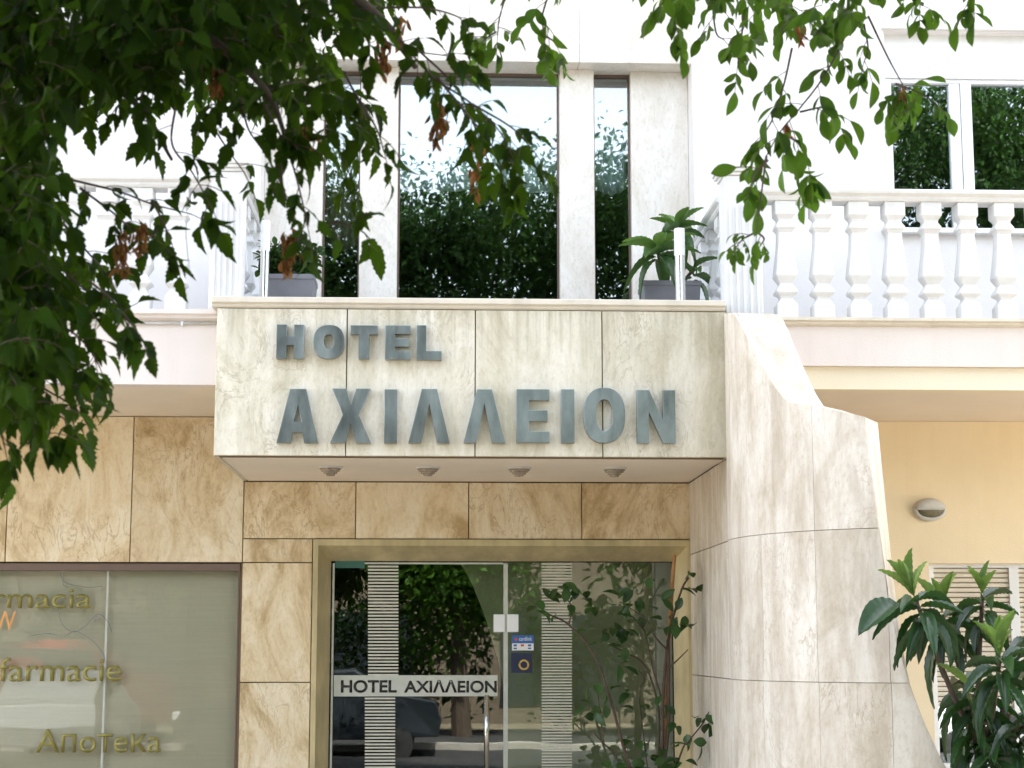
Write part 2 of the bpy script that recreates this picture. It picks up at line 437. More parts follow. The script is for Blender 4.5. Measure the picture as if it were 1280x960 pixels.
def curve_mesh(name, splines, mat, parent, M4, extrude, bevel=0.0):
    cu = bpy.data.curves.new(name, 'CURVE')
    cu.dimensions = '2D'; cu.fill_mode = 'BOTH'; cu.extrude = extrude; cu.bevel_depth = bevel; cu.bevel_resolution = 1
    for pl in splines:
        sp = cu.splines.new('POLY'); sp.points.add(len(pl) - 1); sp.use_cyclic_u = True
        for q, (x, y) in zip(sp.points, pl): q.co = (x, y, 0, 1)
    return finish_curve(name, cu, mat, parent, M4)
def finish_curve(name, cu, mat, parent, M4):
    t = bpy.data.objects.new('temporary', cu); COL.objects.link(t)
    dg = bpy.context.evaluated_depsgraph_get(); dg.update()
    me = bpy.data.meshes.new_from_object(t.evaluated_get(dg))
    bpy.data.objects.remove(t); bpy.data.curves.remove(cu)
    me.transform(Matrix.Translation(-Vector(origin(parent))) @ M4)
    me.name = name
    me.materials.clear(); me.materials.append(mat)
    o = bpy.data.objects.new(name, me)
    link(o, parent)
    return o
def text_mesh(name, txt, mat, parent, px0, px1, pyb, pyt, Y, extrude=0.002, shear=0.0, offset=0.0, ref=None):
    """lettering that fills px0..px1, with its capital height between pyb and pyt, on plane Y facing -Y"""
    cu = bpy.data.curves.new(name, 'FONT')
    cu.body = txt; cu.extrude = 0.0; cu.shear = shear; cu.offset = offset
    t = bpy.data.objects.new('temporary', cu); COL.objects.link(t)
    dg = bpy.context.evaluated_depsgraph_get(); dg.update()
    me = bpy.data.meshes.new_from_object(t.evaluated_get(dg))
    bpy.data.objects.remove(t)
    v = np.array([q.co[:] for q in me.vertices])
    x0, x1 = v[:, 0].min(), v[:, 0].max(); y0, y1 = v[:, 1].min(), v[:, 1].max()
    A = U(px0, pyb, Y); B = U(px1, pyt, Y)
    sx = (B[0] - A[0]) / (x1 - x0); sz = (B[2] - A[2]) / (y1 - y0)
    bm = bmesh.new(); bm.from_mesh(me)
    for q in bm.verts:
        q.co = Vector((A[0] + (q.co.x - x0) * sx, Y, A[2] + (q.co.y - y0) * sz))
    if extrude:
        r = bmesh.ops.extrude_face_region(bm, geom=bm.faces[:])
        bmesh.ops.translate(bm, verts=[g for g in r['geom'] if isinstance(g, bmesh.types.BMVert)], vec=(0, -extrude, 0))
    bmesh.ops.recalc_face_normals(bm, faces=bm.faces)
    bmesh.ops.translate(bm, verts=bm.verts, vec=-Vector(origin(parent)))
    bm.to_mesh(me); bm.free()
    me.materials.clear(); me.materials.append(mat)
    o = bpy.data.objects.new(name, me)
    return link(o, parent)

# ------------------------------------------------------------------ leaves
def leaf_template(kind, bend=0.25, fold=0.25, teeth=True):
    # along +x (0..1), width in y, normal +z
    if kind == 'pointed':  prof = [(0, 0.02), (0.1, 0.22), (0.22, 0.42), (0.36, 0.52), (0.41, 0.41), (0.54, 0.47), (0.59, 0.33), (0.72, 0.34), (0.77, 0.2), (0.88, 0.13), (1.0, 0.0)]
    elif kind == 'oval':   prof = [(0, 0.02), (0.12, 0.2), (0.3, 0.4), (0.5, 0.5), (0.68, 0.47), (0.82, 0.34), (0.93, 0.14), (1.0, 0.0)]
    elif kind == 'lance':  prof = [(0, 0.03), (0.1, 0.14), (0.25, 0.3), (0.45, 0.45), (0.62, 0.5), (0.77, 0.42), (0.9, 0.2), (1.0, 0.0)]
    else:                  prof = [(0, 0.03), (0.35, 0.45), (0.65, 0.42), (1, 0)]
    vs, fs = [], []
    for x, y in prof:
        z = -bend * x * x
        for sgn in (-1, 0, 1):
            vs.append((x, sgn * y, z + abs(sgn) * y * fold))
    for i in range(len(prof) - 1):
        a = 3 * i
        fs.append((a, a + 1, a + 4, a + 3)); fs.append((a + 1, a + 2, a + 5, a + 4))
    return np.array(vs), np.array(fs)
class Leaves:
    def __init__(s): s.V = []; s.Fc = []; s.k = 0
    def add(s, tpl, pos, d, up, L, W):
        tv, tf = tpl
        d = np.asarray(d, float); d = d / np.linalg.norm(d)
        up = np.asarray(up, float); sd_ = np.cross(up, d); nn = np.linalg.norm(sd_)
        if nn < 1e-4: sd_ = np.cross((0.3, 1, 0.2), d); nn = np.linalg.norm(sd_)
        sd_ = sd_ / nn; nrm = np.cross(d, sd_)
        P = np.asarray(pos) + tv[:, :1] * L * d + tv[:, 1:2] * W * sd_ + tv[:, 2:3] * L * nrm
        s.V.append(P); s.Fc.append(tf + s.k); s.k += len(tv)
    def build(s, name, mat, parent):
        V = np.concatenate(s.V) - np.array(origin(parent)); Fc = np.concatenate(s.Fc)
        me = bpy.data.meshes.new(name)
        me.vertices.add(len(V)); me.vertices.foreach_set('co', V.astype(np.float32).ravel())
        me.loops.add(Fc.size); me.loops.foreach_set('vertex_index', Fc.astype(np.int32).ravel())
        me.polygons.add(len(Fc)); me.polygons.foreach_set('loop_start', np.arange(0, Fc.size, 4, dtype=np.int32))
        me.update(calc_edges=True); me.validate()
        me.polygons.foreach_set('use_smooth', np.ones(len(me.polygons), dtype=bool))
        me.materials.append(mat)
        o = bpy.data.objects.new(name, me)
        link(o, parent)
        ORIG[o.name] = origin(parent)
        return o
def rv(s=1.0): return rng.normal(0, s, 3)
def unit(v): v = np.asarray(v, float); return v / np.linalg.norm(v)

# ================================================================== SETTING
YF, YB = 11.10, 12.85            # canopy front, ground floor wall
YW = 12.60                       # upper render wall
YBAY = 12.85                     # recessed bay of the upper windows
BXL, BXR = -9.0, 10.0            # ends of the building
ROOF = 16.0

g = MB().box(-250, 250, -250, 250, -0.3, -0.12).build('ground', M['ground']); tag(g, kind='structure')
MB().box(-60, 60, -4.6, 3.6, -0.119, -0.10).build('road', M['asphalt'])['kind'] = 'structure'
MB().box(-60, 60, 3.75, YB + 0.6, -0.118, 0.0).build('pavement', M['paving'])['kind'] = 'structure'
MB().box(-60, 60, 3.6, 3.75, -0.118, 0.012).build('kerb', M['kerb'], bevel=0.015)['kind'] = 'structure'
MB().box(-60, 60, -9.5, -4.75, -0.118, 0.0).build('pavement', M['asphalt'])['kind'] = 'structure'
MB().box(-60, 60, -4.75, -4.6, -0.118, 0.012).build('kerb', M['kerb'], bevel=0.015)['kind'] = 'structure'

hotel = thing('hotel_building', 'pale stone and white rendered hotel front with balconies above a glazed entrance', 'building', loc=(0, YB, 0))

# --- ground floor stone cladding: slabs with open joints in front of a dark bed
def slabs(cells, y_front, thick, gap=0.0035):
    m = MB()
    for x0, x1, z0, z1 in cells:
        m.box(x0 + gap, x1 - gap, y_front, y_front + thick, z0 + gap, z1 - gap)
    return m
zrow = uz(200, 703, YB); zrow2 = uz(345, 853, YB)
YL = 11.25
zL0 = (uz(200, 479, YL) + uz(200, 522, YB)) / 2
zsL = zL0                              # where the left soffit meets the wall
zc0 = uz(590, 571, YF)                              # underside of the canopy
xP0, xP1 = ux(303, 700, YB), ux(389, 800, YB)       # pier left of the door
xR = ux(866, 680, YB)                               # right end of the entrance recess
zdoor = uz(600, 674, YB)
xj = [ux(p, 610, YB) for p in (445, 586, 727)]
xpl = [ux(p, 610, YB) for p in (-300, -145, 10, 165)] + [xP0]
cells = [(xpl[i], xpl[i + 1], zrow, zsL) for i in range(4)] + [(xpl[0] - 1.6, xpl[0], zrow, zsL)]
cells += [(xP0, xj[0], zdoor, zc0), (xj[0], xj[1], zdoor, zc0), (xj[1], xj[2], zdoor, zc0), (xj[2], xR, zdoor, zc0)]
cells += [(xP0, xP1, zrow, zdoor), (xP0, xP1, zrow2, zrow), (xP0, xP1, zrow2 - 0.87, zrow2), (xP0, xP1, 0.0, zrow2 - 0.87)]
xs0 = xpl[0] - 0.1
cells += [(xs0 - 1.5, xs0, 0.0, zrow2), (xs0 - 1.5, xs0, zrow2, zrow), (xs0 - 1.5, xs0, zrow, zsL)][:2]
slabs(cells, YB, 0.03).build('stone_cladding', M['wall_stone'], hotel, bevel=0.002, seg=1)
bed = MB()
bed.box(BXL, xP0, YB + 0.034, YB + 0.199, zrow, zL0)
bed.box(xP0, xR + 0.02, YB + 0.034, YB + 0.2, zdoor, zc0 + 0.09)
bed.box(xP0, xP1, YB + 0.034, YB + 0.2, 0, zdoor)
bed.box(BXL, xs0, YB + 0.034, YB + 0.2, 0, zrow)
bed.build('mortar_bed', M['grout'], hotel)

# --- peach ground floor wall on the right, with the shuttered window opening
YR = 11.20
zR0 = min(uz(1150, 487, YR + 0.03), uz(1190, 527, YB))
wx0, wx1 = ux(1163, 760, YB), ux(1163, 760, YB) + 1.5
wz1, wz0 = uz(1200, 704, YB), 0.75
pw = MB()
pw.box(xR + 0.35, wx0, YB, YB + 0.2, 0, zR0)
pw.box(wx1, BXR, YB, YB + 0.2, 0, zR0)
pw.box(wx0, wx1, YB, YB + 0.2, wz1, zR0)
pw.box(wx0, wx1, YB, YB + 0.2, 0, wz0)
pw.build('peach_wall', M['peach'], hotel)
shw = MB()
shw.box(wx0, wx0 + 0.05, YB + 0.06, YB + 0.13, wz0, wz1); shw.box(wx1 - 0.05, wx1, YB + 0.06, YB + 0.13, wz0, wz1)
shw.box(wx0 + 0.05, wx1 - 0.05, YB + 0.06, YB + 0.13, wz0, wz0 + 0.06); shw.box(wx0 + 0.05, wx1 - 0.05, YB + 0.06, YB + 0.13, wz1 - 0.03, wz1)
xg = ux(1272, 760, YB)
shw.box(xg - 0.035, xg + 0.035, YB + 0.055, YB + 0.14, wz0 + 0.06, wz1 - 0.03)
wR = shw.build('window', M['whitemetal'], hotel)
zsh = uz(1200, 880, YB)
sl = MB(); z = wz1 - 0.03; hgt = 0.036
while z > zsh:
    for a, b in ((wx0 + 0.05, xg - 0.037), (xg + 0.037, wx1 - 0.05)):
        sl.prof_x([(YB + 0.085, z - 0.004), (YB + 0.073, z - 0.012), (YB + 0.07, z - hgt * 0.55), (YB + 0.076, z - hgt + 0.003), (YB + 0.09, z - hgt), (YB + 0.095, z - hgt / 2)], a, b)
    z -= hgt
sl.build('roller_shutter', M['shutter'], wR)
MB().box(wx0 + 0.05, wx1 - 0.05, YB + 0.115, YB + 0.12, wz0 + 0.06, z).build('pane', M['win_glass'], wR)
MB().box(wx0 - 0.05, wx1 + 0.05, YB - 0.05, YB + 0.05, wz0 - 0.05, wz0 - 0.004).build('sill', M['bay_stone'], wR, bevel=0.006)
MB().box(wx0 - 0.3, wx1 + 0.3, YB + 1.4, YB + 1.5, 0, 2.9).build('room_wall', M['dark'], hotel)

# --- soffits and balcony slabs
YL = 11.25
zL1 = uz(200, 402, YL); zLt = uz(200, 388, YL)
bl = MB()
bl.box(BXL, ux(271, 440, YL), YL, YL + 0.12, zL0, zL1)
bl.prof_x([(YL, zL1), (YL - 0.035, zL1 + 0.02), (YL - 0.035, zL1 + 0.035), (YL - 0.055, zL1 + 0.045), (YL - 0.055, zLt), (YL + 0.3, zLt), (YL + 0.3, zL1)], BXL, ux(271, 440, YL))
bl.build('balcony_fascia', M['fascia'], hotel)
MB().box(BXL, -1.44, YL + 0.12, YB + 0.2, zL0 + 0.002, zL1).build('balcony_soffit', M['soffit'], hotel)
MB().box(BXL, -1.45, YL + 0.3, YW, zL1 + 0.002, zLt - 0.01).build('balcony_floor', M['roofing'], hotel)
YR = 11.20
xf0 = ux(960, 430, YR)
zR1 = uz(1150, 458, YR); zR2 = uz(1150, 409, YR); zRt = uz(1150, 399, YR)
MB().box(xf0, BXR, YR, YR + 0.15, zR1, zR2).build('balcony_fascia', M['fascia'], hotel)
MB().prof_x([(YR, zR2 + 0.001), (YR - 0.03, zR2 + 0.014), (YR - 0.03, zR2 + 0.026), (YR - 0.05, zR2 + 0.034), (YR - 0.05, zRt), (YR + 0.3, zRt), (YR + 0.3, zR2 + 0.001)], xf0 - 0.1, BXR).build('balcony_cornice', M['coping'], hotel)
MB().box(xf0, BXR, YR + 0.035, YR + 0.16, zR0, zR1 - 0.001).build('lower_fascia', M['fascia_step'], hotel)
MB().box(xf0 - 0.05, BXR, YR + 0.16, YB + 0.2, zR0 + 0.002, zR1).build('balcony_soffit', M['soffit'], hotel)
MB().box(xf0 - 0.05, BXR, YR + 0.3, YW, zR1 + 0.002, zRt - 0.01).build('balcony_floor', M['roofing'], hotel)

# --- entrance canopy
cx0, cx1 = ux(268.5, 480, YF), ux(909, 480, YF)
zct = uz(590, 387, YF); zcc = uz(590, 374, YF)
canopy = MB().box(cx0 + 0.03, cx1 - 0.002, YF + 0.04, YF + 0.2, zc0 + 0.01, zct).build('entrance_canopy', M['grout'], hotel)
xc = [cx0] + [ux(p, 480, YF) for p in (433, 594, 753)] + [cx1]
m = slabs([(xc[i], xc[i + 1], zc0, zct) for i in range(4)], YF, 0.03)
m.box(cx0, cx0 + 0.028, YF + 0.033, YB - 0.05, zc0, zct)
m.build('stone_facing', M['canopy_stone'], canopy, bevel=0.003, seg=1)
MB().box(cx0 + 0.03, cx1 - 0.003, YF + 0.2, YB + 0.03, zc0 + 0.006, zc0 + 0.1).build('soffit', M['soffit'], canopy)
cp = MB().prof_x([(YF + 0.0, zct + 0.002), (YF - 0.012, zct + 0.012), (YF - 0.012, zct + 0.026), (YF - 0.03, zct + 0.032), (YF - 0.03, zcc), (YF + 0.25, zcc + 0.004), (YF + 0.25, zct + 0.002)], cx0 - 0.03, cx1 - 0.004)
cp.build('coping', M['coping'], canopy, bevel=0.003, seg=1)
MB().box(cx0 + 0.02, cx1 - 0.003, YF + 0.25, YBAY + 0.02, zct - 0.1, zct - 0.03).build('terrace_floor', M['roofing'], canopy)

# --- upper floor
zlin = uz(640, 77, YBAY - 0.17)                    # lintel front lower edge
xb = {k: ux(k, 230, YBAY) for k in (330, 403, 450, 497, 700, 743, 790, 862)}
zfl = 3.3
for a, b in ((330, 403), (450, 497), (700, 743), (790, 862)):
    dpt = 0.0 if a in (450, 700) else 0.03
    MB().box(xb[a], xb[b], YBAY + dpt, YBAY + 0.3, zfl, zlin + 0.002).build('stone_pilaster', M['bay_stone'], hotel, bevel=0.004, seg=1)
xlj = [xb[330] - 0.02, ux(452, 40, YBAY - .17), ux(587, 40, YBAY - .17), ux(724, 40, YBAY - .17), xb[862] + 0.02]
slabs([(xlj[i], xlj[i + 1], zlin, zlin + 0.95) for i in range(4)], YBAY - 0.17, 0.45, 0.0012).build('stone_lintel', M['bay_stone'], hotel, bevel=0.003, seg=1)
uw = MB()
RX0, RX1 = xb[862] + 0.001, ux(1108, 150, YW)
oz1, oz0 = uz(1200, 39, YW), uz(1200, 292, YW)
RX2 = RX1 + 1.75
zub = zR1 + 0.003
uw.box(RX0, RX1, YW, YW + 0.6, zub, ROOF)
uw.box(RX1, RX2, YW, YW + 0.6, oz1, ROOF)
uw.box(RX1, RX2, YW, YW + 0.6, zub, oz0)
uw.box(RX2, BXR, YW, YW + 0.6, zub, ROOF)
LX0 = xb[330] - 0.001
uw.box(BXL, LX0, YW, YW + 0.6, zL1 + 0.003, ROOF)
uw.box(LX0 + 0.001, RX0 - 0.001, YW + 0.005, YW + 0.6, zlin + 0.952, ROOF)
uw.build('upper_wall', M['white'], hotel)
mass = MB()
mass.box(BXL, BXR, YW, 24, ROOF + 0.001, ROOF + 0.2); mass.box(BXL, BXR, 23.8, 24, 0, ROOF)
mass.box(BXL - 0.2, BXL - 0.001, YW + 0.01, 24, 0, ROOF); mass.box(BXR + 0.001, BXR + 0.2, YW + 0.01, 24, 0, ROOF)
mass.build('rear_wall_and_roof', M['opposite'], hotel)
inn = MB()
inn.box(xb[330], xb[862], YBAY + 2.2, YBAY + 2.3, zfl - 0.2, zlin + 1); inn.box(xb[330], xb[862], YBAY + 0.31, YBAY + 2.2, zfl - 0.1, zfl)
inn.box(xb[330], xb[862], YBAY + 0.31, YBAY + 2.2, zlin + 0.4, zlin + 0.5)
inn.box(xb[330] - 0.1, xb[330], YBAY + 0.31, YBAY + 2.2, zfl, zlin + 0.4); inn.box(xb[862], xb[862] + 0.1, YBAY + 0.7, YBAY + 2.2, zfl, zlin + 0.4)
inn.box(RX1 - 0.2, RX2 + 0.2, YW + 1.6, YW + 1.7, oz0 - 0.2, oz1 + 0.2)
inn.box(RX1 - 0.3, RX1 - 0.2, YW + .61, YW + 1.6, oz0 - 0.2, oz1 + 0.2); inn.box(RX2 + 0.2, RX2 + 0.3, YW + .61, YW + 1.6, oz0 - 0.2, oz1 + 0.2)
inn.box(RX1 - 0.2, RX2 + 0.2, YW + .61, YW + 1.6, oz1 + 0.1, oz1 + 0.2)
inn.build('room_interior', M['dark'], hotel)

def bay_window(a, b, curtain_bottom, cmat, scallops):
    x0, x1 = xb[a] + 0.002, xb[b] - 0.002
    zt = zlin + 0.0; y = YBAY + 0.13
    m = MB()
    t = 0.012
    m.box(x0, x0 + t, y - 0.02, y + 0.03, zfl + 0.02, zt); m.box(x1 - t, x1, y - 0.02, y + 0.03, zfl + 0.02, zt)
    m.box(x0 + t, x1 - t, y - 0.02, y + 0.03, zt - 0.02, zt); m.box(x0 + t, x1 - t, y - 0.02, y + 0.03, zfl + 0.02, zfl + 0.06)
    wn_ = m.build('window', M['brownmetal'], hotel)
    MB().box(x0 + t, x1 - t, y, y + 0.006, zfl + 0.06, zt - 0.02).build('pane', M['win_glass'], wn_)
    # a hanging valance with a scalloped hem and soft folds
    zb = uz(600, curtain_bottom, y + 0.08); n = 90
    rows = 8; cv = MB(); vs = []
    for r in range(rows + 1):
        for i in range(n + 1):
            s = i / n; x = x0 + t + s * (x1 - x0 - 2 * t)
            hem = zb + 0.05 * (1 - abs(math.sin(math.pi * scallops * s + (0.4 if scallops > 1 else 0)))) - 0.02
            zz = zt - 0.075 + (hem - zt + 0.075) * r / rows
            vs.append((x, y + 0.1 + 0.018 * math.sin(s * scallops * 26) * (0.4 + r / rows), zz))
    fs = [(r * (n + 1) + i, r * (n + 1) + i + 1, (r + 1) * (n + 1) + i + 1, (r + 1) * (n + 1) + i) for r in range(rows) for i in range(n)]
    cv.add(vs, fs)
    o = cv.build('curtain', cmat, wn_, smooth=True)
    so = o.modifiers.new('thickness', 'SOLIDIFY'); so.thickness = 0.003
bay_window(403, 450, 312, M['tancurtain'], 1.0)
bay_window(497, 700, 236, M['curtain'], 1.5)
bay_window(743, 790, 238, M['curtain'], 1.0)

# right upper window with shutter box
y = YW + 0.1
zbx1, zbx0 = uz(1200, 52, y), uz(1200, 76, y); zfr = uz(1200, 99, y)
xa, xbm0, xbm1 = ux(1116, 190, y), ux(1190, 190, y), ux(1217, 190, y)
m = MB()
m.box(RX1, RX2, y, y + 0.1, zbx0, oz1 + 0.02)
m.box(RX1, RX2, y - 0.015, y + 0.1, zfr, zbx0 - 0.006)
m.box(RX1, xa + 0.004, y, y + 0.08, oz0 + 0.03, zfr); m.box(RX2 - 0.06, RX2, y, y + 0.08, oz0 + 0.03, zfr)
m.box(xbm0, (xbm0 + xbm1) / 2 - 0.002, y + 0.012, y + 0.07, oz0 + 0.03, zfr - 0.035); m.box((xbm0 + xbm1) / 2 + 0.002, xbm1, y, y + 0.07, oz0 + 0.03, zfr - 0.035)
m.box(xa + 0.005, RX2 - 0.06, y + 0.006, y + 0.07, zfr - 0.033, zfr - 0.001); m.box(xa + 0.005, RX2 - 0.06, y + 0.014, y + 0.068, oz0 + 0.031, oz0 + 0.07)
wU = m.build('window', M['whitemetal'], hotel, bevel=0.003, seg=1)
MB().box(xa, RX2 - 0.055, y + 0.045, y + 0.05, oz0 + 0.05, zfr - 0.02).build('pane', M['win_glass'], wU)
MB().box(RX1 - 0.06, RX2 + 0.06, YW - 0.07, YW + 0.1, oz0 - 0.012, oz0 + 0.028).build('sill', M['cast'], wU, bevel=0.006)
MB().prof_x([(YW - .001, oz1 + 0.004), (YW - 0.04, oz1 + .004), (YW - 0.04, oz1 + 0.05), (YW - .001, oz1 + 0.07)], RX1 - .02, RX2).build('drip_mould', M['white'], wU)

# ------------------------------------------------------------------ entrance door set
GY = YB + 0.15
gx0, gx1 = ux(412, 830, GY), ux(842, 830, GY); gzt = uz(620, 701, GY)
fx0 = xP1 + 0.004
def frame_sec(m, pts_a, pts_b):
    m.loft([pts_a, pts_b])
door = MB()
# splayed champagne metal surround: left jamb, head, right jamb
prof = [(0.0, -0.02), (0.035, -0.02), (0.045, 0.0), (0.115, GY - YB - 0.01), (0.115, GY - YB + 0.04), (0.0, GY - YB + 0.04)]
sc_l = (gx0 - fx0) / 0.115; sc_t = (zdoor - gzt) / 0.115; sc_r = (xR - 0.004 - gx1) / 0.115
L0 = [(fx0 + a * sc_l, YB + b, 0.0) for a, b in prof]; L1 = [(fx0 + a * sc_l, YB + b, zdoor - 0.004 - a * sc_t) for a, b in prof]
R1 = [(xR - 0.004 - a * sc_r, YB + b, zdoor - 0.004 - a * sc_t) for a, b in prof]; R0 = [(xR - 0.004 - a * sc_r, YB + b, 0.0) for a, b in prof]
door.loft([L0, L1, R1, R0])
dset = door.build('entrance_door', M['brass'], hotel)
xm = ux(632, 830, GY)
MB().box(gx0 + 0.012, xm - 0.004, GY, GY + 0.01, 0.02, gzt - 0.012).build('door_leaf', M['door_glass'], dset)
MB().box(xm + 0.004, gx1 - 0.01, GY, GY + 0.01, 0.02, gzt - 0.012).build('fixed_pane', M['door_glass'], dset)
e = MB()
e.box(gx0 + 0.002, gx0 + 0.011, GY - 0.006, GY + 0.016, 0.01, gzt - 0.012); e.box(gx1 - 0.009, gx1 - 0.001, GY - 0.006, GY + 0.016, 0.01, gzt - 0.012)
e.box(gx0 + 0.002, gx1 - 0.001, GY - 0.006, GY + 0.016, gzt - 0.011, gzt - 0.001)
e.build('black_gasket', M['black'], dset)
e = MB(); e.box(gx0 + 0.0125, gx0 + 0.027, GY - 0.004, GY - 0.0005, 0.02, gzt - 0.02); e.box(xm - 0.016, xm + 0.016, GY - 0.004, GY - 0.0005, 0.02, gzt - 0.02)
e.box(gx0 + 0.17, xm - 0.02, GY - 0.004, GY - 0.0005, gzt - 0.026, gzt - 0.014)
e.build('edge_strip', M['film'], dset)
def pix_box(m, px0, py0, px1, py1, Y, t):
    a = U(px0, py1, Y); b = U(px1, py0, Y); m.box(a[0], b[0], Y - t, Y, a[2], b[2]); return m
h = MB(); pix_box(h, 617, 768, 631, 790, GY - 0.005, 0.012); pix_box(h, 634, 768, 648, 790, GY - 0.005, 0.012)
h.build('patch_hinge', M['whitemetal'], dset, bevel=0.002, seg=1)
for c0, c1, z_a, z_b, per in ((460, 498, 703, 843, 4.1), (456, 494, 872, 1100, 4.1), (677, 715, 704, 1100, 3.7)):
    p = z_a; st = MB()
    while p < z_b:
        pix_box(st, c0, p, c1, p + per * 0.52, GY - 0.001, 0.0008); p += per
    st.build('stripe_film', M['stripe'], dset)['kind'] = 'stuff'
pix_box(MB(), 417, 844, 622, 870.5, GY - 0.0015, 0.001).build('name_strip', M['film'], dset)
sp = text_mesh('strip_lettering', 'HOTEL', M['black'], dset, 426, 496, 866, 850, GY - 0.003, 0.0005, offset=0.028)
text_mesh('strip_lettering', 'AXI\u039b\u039bEION', M['black'], dset, 505, 621, 866, 850, GY - 0.003, 0.0005, offset=0.028)
hx = ux(608.5, 900, GY - 0.06)
hm = MB().tube([(hx, GY - 0.06, 0.75), (hx, GY - 0.06, uz(608, 869, GY - 0.06))], 0.018, 14)
for zz in (0.85, 1.22): hm.tube([(hx, GY - 0.06, zz), (hx, GY, zz)], 0.009, 8)
hm.build('pull_handle', M['chrome'], dset, smooth=True)
pix_box(MB(), 419, 700.5, 456, 710, GY - 0.0065, 0.001).build('green_sticker', M['green'], dset)
cs = pix_box(MB(), 640, 794, 667, 804, GY - 0.0015, 0.001).build('card_sticker', M['blue'], dset)
pix_box(MB(), 640, 804.2, 667, 813, GY - 0.0015, 0.001).build('sticker_panel', M['paper'], cs)
text_mesh('sticker_lettering', 'cardlink', M['paper'], cs, 649, 665, 801, 796, GY - 0.003, 0.0004)
for px, mt in ((644, 'blue'), (653, 'redprint'), (662, 'blue')): 
    d = MB()
    pix_box(d, px - 2, 805.5, px + 2, 808, GY - 0.003, 0.0005)
    if px != 653: pix_box(d, px - 2, 809.5, px + 2, 811.5, GY - 0.003, 0.0005)
    d.build('card_mark', M[mt], cs)
cc = U(645, 799, GY - 0.003); MB().lathe((cc[0], GY - 0.0035, cc[2]), [(0.011, 0), (0.011, 0.0008)], 14, 'y').build('red_dot', M['redprint'], cs)
ns = pix_box(MB(), 639, 816, 665, 841, GY - 0.0015, 0.001).build('card_sticker', M['navy'], dset)
cc = U(655, 831, GY - 0.003)
ring = MB(); rg = []
for k in range(25):
    t = 2 * math.pi * k / 24; rg.append((cc[0] + 0.032 * math.cos(t), GY - 0.004, cc[2] + 0.032 * math.sin(t)))
ring.tube(rg, 0.008, 6).build('gold_ring', M['goldprint'], ns)
# lobby behind the glass
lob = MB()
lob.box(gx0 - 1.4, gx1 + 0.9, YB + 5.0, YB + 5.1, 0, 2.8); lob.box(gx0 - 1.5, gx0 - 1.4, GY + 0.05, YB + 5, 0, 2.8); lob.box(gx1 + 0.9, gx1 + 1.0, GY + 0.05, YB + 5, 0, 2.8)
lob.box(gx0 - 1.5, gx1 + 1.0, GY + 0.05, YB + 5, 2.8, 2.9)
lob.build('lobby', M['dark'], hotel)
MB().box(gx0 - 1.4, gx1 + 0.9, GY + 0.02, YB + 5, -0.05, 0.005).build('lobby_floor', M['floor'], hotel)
cy = GY + 0.3
arc = [U(566, 690, cy)] + [U(*p, cy) for p in bez([(566, 690), (586, 722), (604, 765), (618, 810), (628, 850), (632, 900), (634, 1150)], 6)] + [U(905, 1150, cy), U(905, 690, cy)]
MB().prism_xz([(p[0], p[2]) for p in arc[1:]], cy, cy + 0.02).build('lobby_curtain', M['greyblind'], hotel)

# ------------------------------------------------------------------ pharmacy window
PY = YB + 0.09
px1_, pzt = ux(297.5, 800, YB), zrow - 0.008
sx0 = xs0
m = MB()
m.box(sx0, px1_, YB + 0.02, PY + 0.05, pzt - 0.05, pzt); m.box(px1_ - 0.012, px1_ - 0.001, YB + 0.03, PY + 0.05, 0.3, pzt - 0.05)
m.box(sx0, sx0 + 0.03, YB + 0.03, PY + 0.05, 0.3, pzt - 0.05); m.box(sx0, px1_, YB + 0.02, PY + 0.05, 0.2, 0.3)
shop = m.build('shop_window', M['brownmetal'], hotel)
MB().box(sx0 + 0.03, px1_ - 0.012, PY, PY + 0.008, 0.3, pzt - 0.05).build('pane', M['shop_glass'], shop)
MB().box(sx0 - 1, px1_ + 0.15, PY + 0.055, PY + 0.07, 0.0, pzt + 0.1).build('blind', M['shopblind'], shop)
xv = ux(131, 840, PY)
MB().box(xv - 0.007, xv + 0.007, PY - 0.003, PY - 0.0005, 0.3, pzt - 0.05).build('glass_joint', M['film'], shop)
MB().box(px1_ + 0.001, xP0 - 0.001 + 0.03, YB + 0.034, PY + 0.05, 0, zrow).build('jamb', M['grout'], shop)
LY = PY - 0.012
for txt, a, b, yb_, yt_ in (('farmacia', -44, 115, 760.5, 734), ('farmacie', -1, 153, 852, 822), ('A\u043fo\u0442e\u043aa', 45, 202, 941, 911)):
    text_mesh('shop_lettering', txt, M['gold'], shop, a, b, yb_, yt_, LY, 0.014, offset=0.004)
text_mesh('window_mark', 'W', M['orange'], shop, -8, 20, 788, 764, PY - 0.003, 0.001)
# thin line drawing on the glass: a figure in a wide hat
dr = MB()
for pts in ([(75, 716), (82, 728), (108, 734), (128, 733)], [(72, 757), (78, 780), (92, 790), (106, 783), (122, 768), (134, 776), (140, 790)], [(38, 795), (60, 792), (80, 795), (94, 789), (112, 798), (128, 815), (131, 826)], [(80, 716), (79, 730), (86, 735)], [(122, 770), (118, 776), (126, 772)]):
    dr.tube([U(px, py, PY - 0.004) for px, py in bez(pts, 6)], 0.0022, 5)
dr.build('line_drawing', M['planter'], shop)

